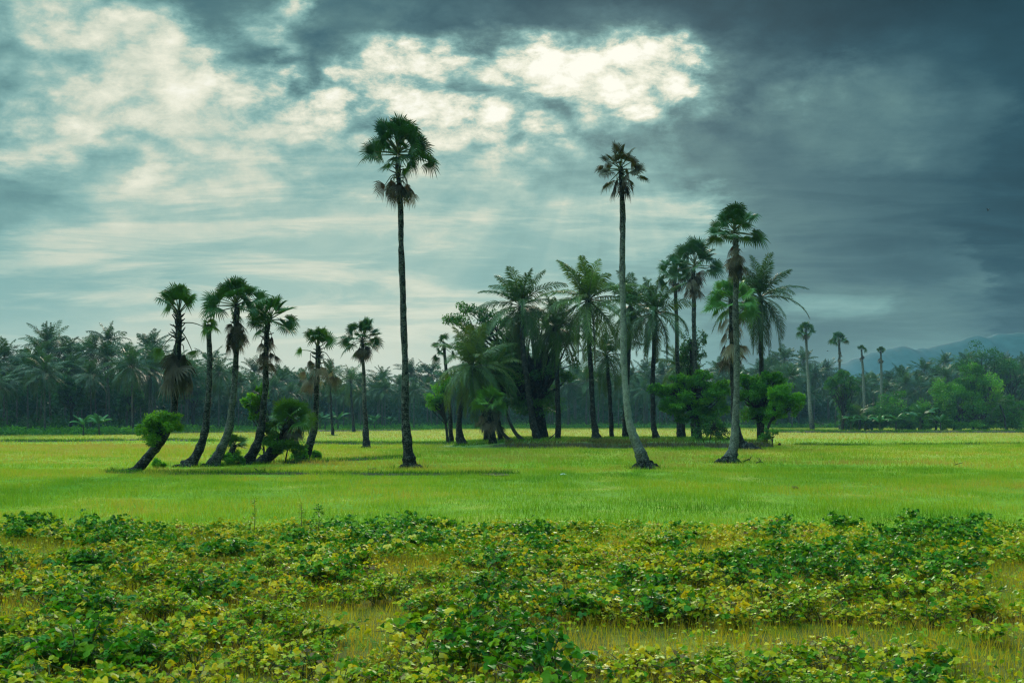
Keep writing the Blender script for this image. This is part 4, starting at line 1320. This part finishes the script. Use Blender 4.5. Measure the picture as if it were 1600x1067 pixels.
pxtree("broadleaf_tree", "large dark spreading tree at the heart of the grove", (846, 688), 100, [(846, 690), (842, 650), (836, 610), (828, 570)], [26, 19, 15, 10],
       [(730, 500, 36, 28), (770, 525, 46, 40), (835, 515, 40, 34), (880, 540, 36, 36), (800, 575, 75, 46), (850, 590, 45, 36), (765, 612, 42, 28), (830, 632, 52, 22)], M_TREE, 30000, 0.26, 301, tint=0.52, bark=0.1, subs=30)
pxtree("broadleaf_tree", "dense round green tree under the slender grove palms", (1078, 688), 92, [(1092, 692), (1090, 660), (1084, 630), (1078, 610)], [12, 9, 7, 5],
       [(1045, 622, 30, 24), (1085, 612, 36, 26), (1115, 628, 24, 28), (1070, 640, 42, 18), (1105, 655, 22, 20), (1024, 606, 12, 9), (1130, 604, 12, 11), (1058, 592, 13, 9), (1100, 586, 14, 9)], M_BUSH, 22000, 0.24, 303, tint=0.22, subs=30)
pxtree("broadleaf_tree", "dark bushy tree behind the mottled palmyra trunk", (1186, 688), 93, [(1188, 690), (1187, 660), (1184, 625)], [11, 9, 6],
       [(1178, 612, 30, 28), (1200, 605, 24, 24), (1190, 640, 32, 24), (1162, 592, 11, 9), (1212, 588, 10, 8)], M_BUSH, 15000, 0.24, 305, tint=0.10, subs=28)
pxtree("broadleaf_tree", "bright green thin stemmed tree at the right end of the mound", (1195, 690), 89, [(1196, 692), (1200, 668), (1212, 645), (1222, 630)], [5, 4, 3, 2.5],
       [(1225, 618, 26, 20), (1240, 632, 16, 18), (1212, 640, 20, 14)], M_BUSH, 7500, 0.22, 307, tint=0.35, subs=22)
pxtree("broadleaf_tree", "slender sparse tree behind the slim palmyra trunk", (1082, 688), 103, [(1082, 688), (1081, 640), (1079, 580), (1080, 530)], [5, 4, 3, 2],
       [(1075, 560, 22, 40), (1092, 535, 16, 25), (1088, 590, 18, 18)], M_TREE, 3400, 0.24, 309, tint=0.45, subs=22)
pxtree("shrub", "bright leafy bush hugging the strongly leaning trunk", (249, 692), 46.2, [(250, 694), (254, 680), (258, 665)], [6, 5, 4],
       [(258, 664, 26, 22), (240, 672, 15, 14), (276, 660, 17, 14), (250, 686, 14, 10)], M_BUSH, 5200, 0.13, 311, cat="shrub", tint=0.6, subs=26, lift=True, fwd=0.75)
pxtree("shrub", "tall light green sapling between two leaning trunks", (413, 722), 55.6, [(413, 722), (412, 700), (408, 660), (402, 630)], [3.5, 3, 2.5, 2],
       [(394, 628, 13, 14), (412, 617, 10, 18), (404, 645, 12, 12), (430, 690, 18, 14), (424, 668, 14, 12)], M_BUSH, 6500, 0.14, 313, cat="shrub", tint=0.6, subs=20, fwd=0.5)
pxtree("shrub", "low green weedy bush under the shaggy stout palm", (445, 716), 55.8, [(445, 718), (450, 700), (455, 690)], [2.5, 2, 2],
       [(456, 692, 22, 12), (470, 700, 12, 12), (440, 704, 10, 8)], M_BUSH, 3600, 0.11, 315, cat="shrub", fwd=0.6, tint=0.5, subs=14)
pxtree("shrub", "small bush at the left edge of the grove under the low coconut palm", (690, 668), 96, [(700, 690), (697, 665), (690, 640)], [5, 4, 3],
       [(685, 620, 18, 18), (697, 602, 12, 14), (680, 632, 12, 10)], M_BUSH, 4200, 0.2, 317, cat="shrub", tint=0.35, subs=18)
pxtree("shrub", "scrubby grey brown thicket at the foot of the round green tree", (1108, 692), 88, [(1108, 694), (1112, 675), (1118, 660)], [3, 2, 2],
       [(1115, 665, 22, 24), (1095, 678, 18, 14), (1130, 680, 16, 14)], M_TREE, 2600, 0.16, 319, cat="shrub", tint=0.35, subs=20)
pxtree("shrub", "knee high bush at the right foot of the mound", (1206, 686), 88, [(1206, 690), (1208, 682)], [2, 1.5],
       [(1203, 678, 12, 10), (1192, 684, 8, 7)], M_BUSH, 900, 0.18, 321, cat="shrub", tint=0.25, subs=8)

for k, (px, py, Y, rx, rz, lab) in enumerate([(345, 712, 53.0, 14, 10, "low bright weed clump at the foot of the widest crowned palm"), (372, 715, 54.0, 10, 9, "low bright weed clump beside the tiny young palmyra"),
                                              (468, 706, 57.0, 12, 12, "leafy weed clump at the foot of the last leaning palmyra"), (428, 690, 56.2, 14, 22, "bright leafy shrub on the shaggy trunk of the stout palm"),
                                              (492, 712, 60.0, 10, 7, "low weed clump right of the last leaning palmyra"), (248, 724, 50.5, 8, 6, "small weed clump under the strongly leaning trunk")]):
    pxtree("shrub", lab, (px, py + rz), Y, [(px, py + rz), (px, py + rz * 0.4), (px + 1, py)], [2, 1.5, 1], [(px, py, rx, rz), (px - rx * 0.6, py + rz * 0.4, rx * 0.6, rz * 0.6), (px + rx * 0.7, py + rz * 0.3, rx * 0.5, rz * 0.6)], M_BUSH, 1500, 0.12, 360 + k, cat="shrub", tint=0.5, subs=10)

# two bare grey trunks leaning in front of the dark tree
for k, (path, w, lab) in enumerate([([(800, 692), (790, 682), (781, 668), (776, 655)], [8, 6, 5, 4], "short leaning bare trunk right of the stubby bright palm"),
                                    ([(818, 690), (806, 677), (797, 660), (790, 640)], [8, 6, 5, 4], "long leaning bare trunk against the dark tree")]):
    Y = 92 + k
    base = P(*path[0], Y)
    base[2] = float(mound_h(np.array(base[0]), np.array(Y)))
    pts = np.array([P(a, b_, Y) for a, b_ in path]) - base
    pts[0][2] = -0.05
    g = Geo()
    s = spline(np.column_stack([pts, np.array(w) * Y / FPX / 2]), 14)
    tube(g, s[:, :3], s[:, 3], 9, 0.55, 0.08, np.random.default_rng(k))
    tag(g.obj("leaning_trunk", M_BARK_TREE, loc=base), lab, "tree trunk")


# ------------------------------------------------------------------ banana plants
def banana(seed, H=2.6):
    rng = np.random.default_rng(seed)
    st, lf = Geo(), Geo()
    tube(st, spline([(0, 0, -0.05), (0.03, 0, H * 0.3), (0, 0.04, H * 0.62)], 8), np.linspace(0.16, 0.08, 8), 9, 0.4, 0.04, rng)
    for k in range(9):
        az, e = k * 2.4 + rng.normal(0, 0.3), R(rng.uniform(35, 82))
        L = H * rng.uniform(0.7, 1.0)
        n = 9
        s = np.linspace(0, 1, n)
        pit = e - rng.uniform(0.9, 2.0) * s ** 1.4
        r = np.concatenate([[0], np.cumsum(np.cos(pit[:-1]) * L / (n - 1))])
        z = np.concatenate([[0], np.cumsum(np.sin(pit[:-1]) * L / (n - 1))])
        c = np.stack([math.cos(az) * r, math.sin(az) * r, z + H * 0.6], -1)
        w = 0.30 * np.sin(np.pi * np.clip(s * 0.9 + 0.02, 0, 1)) ** 0.6 * (s > 0.12) + 0.02
        S = np.array([-math.sin(az), math.cos(az), 0])
        up = np.stack([-np.sin(pit) * math.cos(az), -np.sin(pit) * math.sin(az), np.cos(pit)], -1)
        V = np.stack([c + S * w[:, None] - up * (w * rng.uniform(0.1, 0.7))[:, None], c, c - S * w[:, None] - up * (w * rng.uniform(0.1, 0.7))[:, None]], 1)
        i = np.arange(n * 3).reshape(n, 3)
        lf.add(V.reshape(-1, 3), np.concatenate([np.stack([i[:-1, a], i[1:, a], i[1:, a + 1], i[:-1, a + 1]], -1) for a in (0, 1)]), np.clip(rng.normal(0.45, 0.15), 0, 1))
    return st, lf


BAN = []
rng = np.random.default_rng(77)
BGRP = "banana plants along the thicket and treeline"
for k, (px, py, Y, sc) in enumerate([(1438, 673, 200, 1.75), (1400, 674, 200, 1.2), (1352, 674, 200, 1.2), (1470, 674, 199, 1.1), (1375, 674, 198, 1.1), (1330, 674, 199, 1.15), (500, 672, 215, 1.3), (528, 672, 218, 1.4), (470, 673, 212, 1.2), (508, 671, 224, 1.2), (585, 671, 232, 1.2), (610, 671, 238, 1.1), (130, 681, 150, 1.0), (155, 680, 152, 1.1)]):
    loc = (P(px, py, Y)[0], Y, 0)
    lab = "broad leaved banana plant in the right thicket" if px > 1000 else "pale banana plant against the dark treeline"
    if px == 1438: lab = "tallest banana plant with fresh upright leaves in the right thicket"
    if len(BAN) < 3:
        st, lf = banana(900 + k)
        o = thing("banana_plant", lab, "banana plant", loc, rng.uniform(0, 6.28), BGRP)
        o.scale = (sc, sc, sc)
        st.obj("stem", M_STALK, o)
        lf.obj("leaves", M_BANANA, o, smooth=False)
        BAN.append(o)
    else:
        dup(BAN[k % 3], loc, rng.uniform(0, 6.28), sc, lab, BGRP)

# --- the right-hand thicket
TH = "shrubs of the right thicket"
pxtree("broadleaf_tree", "small round topped tree at the left end of the thicket", (1314, 672), 204, [(1316, 674), (1317, 650), (1314, 620)], [5, 4, 3], [(1314, 596, 20, 17), (1300, 602, 12, 12), (1330, 604, 14, 12), (1322, 626, 16, 18)], M_TREE, 6000, 0.42, 331, tint=0.55, subs=18)
for k, (px, py, rx, rz, tn, lab) in enumerate([
        (1330, 650, 20, 20, 0.5, "shrub under the small round topped tree"), (1362, 652, 24, 18, 0.45, "broad shrub left of the tallest banana plant"), (1400, 640, 28, 30, 0.45, "shrub behind the banana plants"),
        (1462, 632, 30, 38, 0.6, "yellow green domed shrub right of the tallest banana plant"), (1500, 636, 34, 36, 0.6, "wide shrub in the middle of the thicket"), (1540, 622, 36, 46, 0.75, "tall bright shrub near the right end of the thicket"),
        (1520, 594, 30, 28, 0.4, "dark tree crown rising behind the tall bright shrub"), (1573, 640, 26, 32, 0.45, "shrub closing the right end of the thicket"), (1436, 655, 20, 14, 0.35, "low shrub at the foot of the tallest banana plant"), (1490, 612, 22, 20, 0.5, "leafy shrub top above the wide shrub")]):
    Y = 206 + (k % 3) * 3 + (6 if py < 620 else 0)
    pxtree("shrub", lab, (px, 673), Y, [(px, 674), (px + 1, 660), (px, py)], [4, 3, 2.5], [(px, py, rx, rz), (px - rx * 0.5, py + rz * 0.4, rx * 0.6, rz * 0.5), (px + rx * 0.5, py + rz * 0.3, rx * 0.6, rz * 0.6), (px - rx * 0.3, 664, rx * 0.8, 8), (px + rx * 0.4, 663, rx * 0.8, 9)],
           M_BUSH, 6500, 0.42, 340 + k, cat="shrub", tint=tn - 0.42, subs=16, group=TH)
coconut("small coconut palm with arching fronds in the right thicket", [(1343, 674), (1343, 660), (1342, 648)], 203, [5, 4, 4], 231, nf=16, L=28, lmax=9, tint=0.75, el=(85, 0), nuts=False, nleaf=26)
coconut("small coconut palm with pale fronds at the thicket's right end", [(1572, 674), (1570, 650), (1566, 632)], 204, [4, 3, 3], 233, nf=14, L=28, lmax=8, tint=0.6, el=(80, -20), nuts=False, nleaf=26)


# ------------------------------------------------------------------ the far treeline
PROTO = []
for k in range(9):
    rr = np.random.default_rng(700 + k)
    H = 12.5 + k * 0.75
    o = thing("coconut_palm", "coconut palm", "palm tree", (0, 0, 0))
    bx, by = rr.normal(0, 0.9, 2)
    g, s = palm_trunk(np.array([[0, 0, -0.05], [bx * .3, by * .3, H * .35], [bx * .7, by * .7, H * .7], [bx, by, H]]), [0.26, 0.16, 0.14, 0.12], [0.3, 0.5, 0.5, 0.3], np.zeros(3), sides=7, n=12, seed=k, flare=0.1)
    g.obj("trunk", M_BARK_COCO, o)
    lv, st = coconut_crown(rr, 30, 5.0, 1.35, 24, 0.15, (86, -66), tint=0.24, bend=(0.6, 1.3))
    c = lv.obj("crown", M_COCO, o, smooth=False, loc=(bx, by, H))
    st.obj("frond_ribs", M_STALK, c)
    PROTO.append([o, False])

rng = np.random.default_rng(1234)
SEG = [  # photo columns, base rows (front edge), crown-top rows wanted
    (-70, 235, 680, 678, [(-70, 540), (20, 530), (60, 518), (110, 532), (160, 524), (210, 532), (235, 548)]),
    (235, 480, 675.5, 672, [(235, 530), (300, 548), (400, 560), (480, 568)]),
    (480, 760, 671, 669.5, [(480, 565), (560, 572), (640, 572), (700, 570), (760, 565)]),
    (760, 1240, 669, 668.5, [(760, 565), (1000, 565), (1150, 562), (1240, 552)]),
    (1190, 1680, 668, 668, [(1190, 552), (1290, 562), (1330, 575), (1370, 582), (1420, 572), (1470, 556), (1540, 550), (1600, 560), (1680, 556)]),
]
placed = []
for si, (xa, xb, ya, yb, tops) in enumerate(SEG):
    for layer in range(5):
        px = xa + rng.uniform(0, 10)
        while px < xb:
            py = np.interp(px, [xa, xb], [ya, yb])
            Y = depth(py) + layer * 7.0 + rng.uniform(-2.5, 2.5)
            want = CAM_H + (HOR - np.interp(px, *zip(*tops))) / FPX * Y
            H = want - rng.uniform(2.2, 4.6)
            if layer < 2: H *= rng.uniform(0.55, 0.92)
            elif layer < 4: H *= rng.uniform(0.75, 1.0)
            else: H *= rng.uniform(0.80, 1.10)
            placed.append((px, Y, H, si, layer))
            px += FPX / Y * rng.uniform(3.9, 7.6)
placed.sort(key=lambda q: q[1])
WHERE = ["at the left, behind the strongly leaning palm", "behind the leaning row", "behind the tallest palmyra", "behind the grove", "behind the right thicket"]
for (px, Y, H, si, layer) in placed[:290]:
    k = int(np.clip(round((H - 12.5) / 0.75 + rng.normal(0, 1.2)), 0, 8))
    sc = float(np.clip(H / (12.5 + 0.75 * k), 0.62, 1.35))
    lab = ("short " if H < 10 else "tall " if H > 15 else "") + "coconut palm in the hazy treeline " + WHERE[si]
    loc = ((px - 800) / FPX * Y, Y, 0)
    grp = "coconut palms in the treeline " + WHERE[si]
    pr = PROTO[k]
    if not pr[1]:
        pr[1] = True
        o = pr[0]
        o.location, o.rotation_euler, o.scale = loc, (0, 0, rng.uniform(0, 6.28)), (sc, sc, sc)
        o['label'], o['group'] = lab, grp
    else:
        dup(pr[0], loc, rng.uniform(0, 6.28), sc, lab, grp)
for pr in PROTO:
    if not pr[1]:
        for c in list(pr[0].children_recursive): D.objects.remove(c)
        D.objects.remove(pr[0])
print("treeline palms", len(placed), "bean spots", len(spots))

# broadleaf trees standing in the treeline
for k, (px, py, Y, rx, rz, lab) in enumerate([(665, 583, 292, 34, 16, "flat topped spreading tree over the treeline left of the grove"), (1535, 566, 262, 36, 34, "tall round tree topping the treeline behind the right thicket"),
                                              (1580, 585, 262, 26, 26, "round tree at the right shoulder of the tallest treeline tree"), (300, 600, 190, 18, 22, "dark broadleaf tree in the treeline behind the leaning row"), (110, 610, 160, 22, 24, "dark broadleaf tree among the left treeline palms"),
                                              (1405, 625, 300, 22, 22, "broadleaf tree in the treeline behind the banana plants"), (1245, 610, 292, 18, 22, "broadleaf tree in the treeline beside the far pale palmyra"), (205, 620, 165, 16, 20, "broadleaf tree in the left treeline near the strongly leaning palm")]):
    pxtree("broadleaf_tree", lab, (px, 668), Y, [(px, 669), (px + 2, 640), (px, py + rz * 0.4)], [6, 5, 4], [(px, py, rx, rz), (px - rx * 0.7, py + rz * 0.5, rx * 0.6, rz * 0.7), (px + rx * 0.7, py + rz * 0.5, rx * 0.6, rz * 0.7)], M_TREE, 4200, 0.5, 400 + k, tint=0.4, subs=18)

# undergrowth and the wood behind, too dense to count
g = Geo()
for (xa, xb, ya, yb, tops) in SEG:
    n = int((xb - xa) * 1.7)
    for k in range(n):
        px = rng.uniform(xa, xb)
        Y = depth(np.interp(px, [xa, xb], [ya, yb])) + rng.uniform(34, 95)
        z = rng.uniform(0.3, 11.0)
        leaves_in(g, rng, ((px - 800) / FPX * Y, Y, z), (3.0, 2.5, 2.2), 90, 1.15, rng.uniform(0.1, 0.5), 0.2)
tag(g.obj("far_wood", M_TREE, smooth=False), "dark mass of woodland behind the treeline palms", "wood", kind='stuff')
for front in (True, False):
    g = Geo()
    for (xa, xb, ya, yb, tops) in SEG:
        for k in range(int((xb - xa) * (0.5 if front else 0.7))):
            px = rng.uniform(xa, xb)
            back = rng.uniform(-4, 2) if front else rng.uniform(3, 26)
            Y = depth(np.interp(px, [xa, xb], [ya, yb])) + back
            hgt = rng.uniform(0.5, 1.3) + (0 if front else rng.uniform(0, 2.4))
            leaves_in(g, rng, ((px - 800) / FPX * Y, Y, hgt * 0.5), (rng.uniform(0.9, 2.4), 1.2, hgt * 0.6), 46, 0.5, rng.uniform(0.0, 0.45), 0.2)
    if front:
        tag(g.obj("weed_fringe", M_BUSH, smooth=False), "pale green weedy fringe along the foot of the treeline", "undergrowth", kind='stuff')
    else:
        tag(g.obj("undergrowth", M_TREE, smooth=False), "dark undergrowth beneath the treeline palms", "undergrowth", kind='stuff')


# weeds left standing round the palm feet
g = Geo()
for fx, fy, fz, fr in FEET:
    n = 260
    a, rr = rng.uniform(0, 2 * math.pi, n), fr * (0.7 + np.abs(rng.normal(0, 0.9, n)))
    hh = rng.uniform(0.10, 0.42, n) * np.exp(-(rr / fr - 0.7) * 0.6)
    x, y = fx + np.cos(a) * rr * 1.4, fy + np.sin(a) * rr
    blades(g, x, y, np.full(n, fz - 0.03), hh, rng.uniform(0.02, 0.04, n), np.clip(rng.normal(0.12, 0.16, n), 0, 1), rng, lean=0.6)
tag(g.obj("foot_weeds", M_GRASS), "rank weeds round the feet of the palms", "grass", kind='stuff')


# ------------------------------------------------------------------ small things lying about
def branch(label, pts, Y, rpx, name="fallen_branch", seed=0, twigs=3):
    rng = np.random.default_rng(seed)
    m = Y / FPX
    w = np.array([P(a, b_, Y) for a, b_ in pts])
    base = np.array([w[0][0], Y, 0.0])
    w = w - base
    w[:, 2] = np.maximum(w[:, 2], rpx * m * 0.35)
    w[:, 1] += rng.normal(0, 0.15, len(w))
    g = Geo()
    s = spline(w, 16)
    tube(g, s, np.linspace(rpx, rpx * 0.5, 16) * m, 7, 0.2, 0.12, rng)
    for k in range(twigs):
        a = s[int(rng.integers(3, 15))]
        d = dirv(rng.uniform(0, 6.28), R(rng.uniform(10, 60)))
        tube(g, spline([a, a + d * 0.15, a + d * 0.3 + (0, 0, 0.03)], 5), np.linspace(rpx * 0.4, rpx * 0.2, 5) * m, 5, 0.2)
    return tag(g.obj(name, M_WOOD, loc=base), label, "branch")


branch("long dark fallen branch on the bank before the leaning row", [(362, 742), (385, 741), (402, 738), (418, 739), (428, 742)], 45, 2.2, seed=1, twigs=4)
branch("short forked fallen branch at the right of the long one", [(424, 743), (434, 740), (443, 738)], 45, 1.8, seed=2)
branch("crooked dead twig right of the mottled palmyra foot", [(1162, 723), (1168, 717), (1172, 722)], 57, 1.2, seed=3, twigs=2)
branch("flat dead twig lying farthest right of the mottled palmyra", [(1181, 724), (1187, 721), (1195, 724)], 56, 1.2, seed=4, twigs=3)
branch("dead branch jutting up before the dark tree", [(852, 690), (862, 682), (874, 672)], 91, 1.2, seed=5, twigs=2)
branch("thin stake standing alone in the right meadow", [(1494, 729), (1496, 726), (1499, 722)], 53, 0.9, seed=6, twigs=1)
branch("gnarled root reaching left from the strongly leaning palm", [(168, 739), (180, 737), (192, 739), (204, 739)], 46.3, 2.2, seed=8, twigs=2)


def clod(label, px, py, wpx, hpx, name="dirt_clod", cat="clod", mat=None, seed=0):
    Y = depth(py)
    m = Y / FPX
    rng = np.random.default_rng(seed)
    u, v = np.meshgrid(np.linspace(0, math.pi, 9), np.linspace(0, 2 * math.pi, 14, endpoint=False), indexing='ij')
    rr = 1 + 0.16 * rng.normal(size=u.shape)
    V = np.stack([np.sin(u) * np.cos(v) * wpx * m / 2 * rr, np.sin(u) * np.sin(v) * wpx * m / 2 * rr, (np.cos(u) * 0.5 + 0.38) * hpx * m * rr], -1)
    g = Geo()
    i = np.arange(u.size).reshape(u.shape)
    g.add(V.reshape(-1, 3), np.stack([i[:-1], np.roll(i[:-1], -1, 1), np.roll(i[1:], -1, 1), i[1:]], -1).reshape(-1, 4))
    return tag(g.obj(name, mat or M_SOIL, loc=(P(px, py, Y)[0], Y, 0)), label, cat)


clod("dark clod of earth alone in the right foreground meadow", 1242, 764, 11, 5, seed=1)
clod("dark clod beside the left end of the long fallen branch", 346, 741, 9, 6, seed=2)
clod("flat dark patch of turned earth before the tallest palmyra", 775, 743, 50, 2.5, seed=3)
clod("small earth clod left of the tallest palmyra foot", 583, 734, 14, 3, seed=4)
clod("scrap of white plastic litter on the meadow", 880, 742, 9, 3, name="plastic_litter", cat="litter", mat=M_WHITE, seed=5)
clod("dark clod on the bank edge beyond the mound", 1218, 696, 5, 4, seed=6)


def bird(label, px, py, Y, span, bank):
    o = thing("bird", label, "bird", P(px, py, Y), 0.5, "birds in the sky")
    g = Geo()
    tube(g, spline([(0, -0.16, 0), (0, -0.08, 0.01), (0, 0.02, 0), (0, 0.12, -0.01), (0, 0.2, 0)], 12), np.array([.01, .03, .045, .05, .052, .05, .045, .04, .034, .03, .026, .008]), 8, 0.2)
    g.obj("body", M_BIRD, o)
    for s in (-1, 1):
        g = Geo()
        xs = np.linspace(0.02, span, 7) * s
        zz = np.sin(np.linspace(0, 1, 7) * 2.0) * span * bank
        ch = np.array([.10, .12, .13, .12, .10, .07, .02])
        for lo in (0, 1):
            pass
        V = np.stack([np.stack([xs, np.full(7, 0.03) + ch / 2, zz], -1), np.stack([xs, np.full(7, 0.02), zz + 0.012], -1), np.stack([xs, np.full(7, 0.02) - ch / 2, zz], -1), np.stack([xs, np.full(7, 0.02), zz - 0.008], -1)], 1)
        i = np.arange(28).reshape(7, 4)
        g.add(V.reshape(-1, 3), np.stack([i[:-1], np.roll(i[:-1], -1, 1), np.roll(i[1:], -1, 1), i[1:]], -1).reshape(-1, 4))
        g.obj("wing", M_BIRD, o)


bird("tiny dark bird high in the dark right sky", 1544, 329, 150, 0.42, 0.7)
bird("tiny dark bird low beside the flat crowned far palmyra", 1293, 548, 190, 0.38, -0.3)

# ------------------------------------------------------------------ haze
g = Geo()
x0, x1, y0, y1, z0, z1 = -2450, 2450, -160, 2540, -1.0, 34.0
V = np.array([[x, y, z] for x in (x0, x1) for y in (y0, y1) for z in (z0, z1)])
g.add(V, [[0, 1, 3, 2], [4, 6, 7, 5], [0, 4, 5, 1], [2, 3, 7, 6], [0, 2, 6, 4], [1, 5, 7, 3]])
hm = D.materials.new("haze_air")
hm.use_nodes = True
t = NT(hm.node_tree)
pv = t.n('ShaderNodeVolumePrincipled')
pv.inputs['Color'].default_value = (0.42, 0.72, 1.0, 1)
pv.inputs['Density'].default_value = 0.00023
pv.inputs['Anisotropy'].default_value = 0.1
t.put(t.n('ShaderNodeOutputMaterial').inputs['Volume'], pv.outputs[0])
tag(g.obj("haze", hm, smooth=False), "thin blue haze over the far meadow and treeline", "haze", kind='stuff')
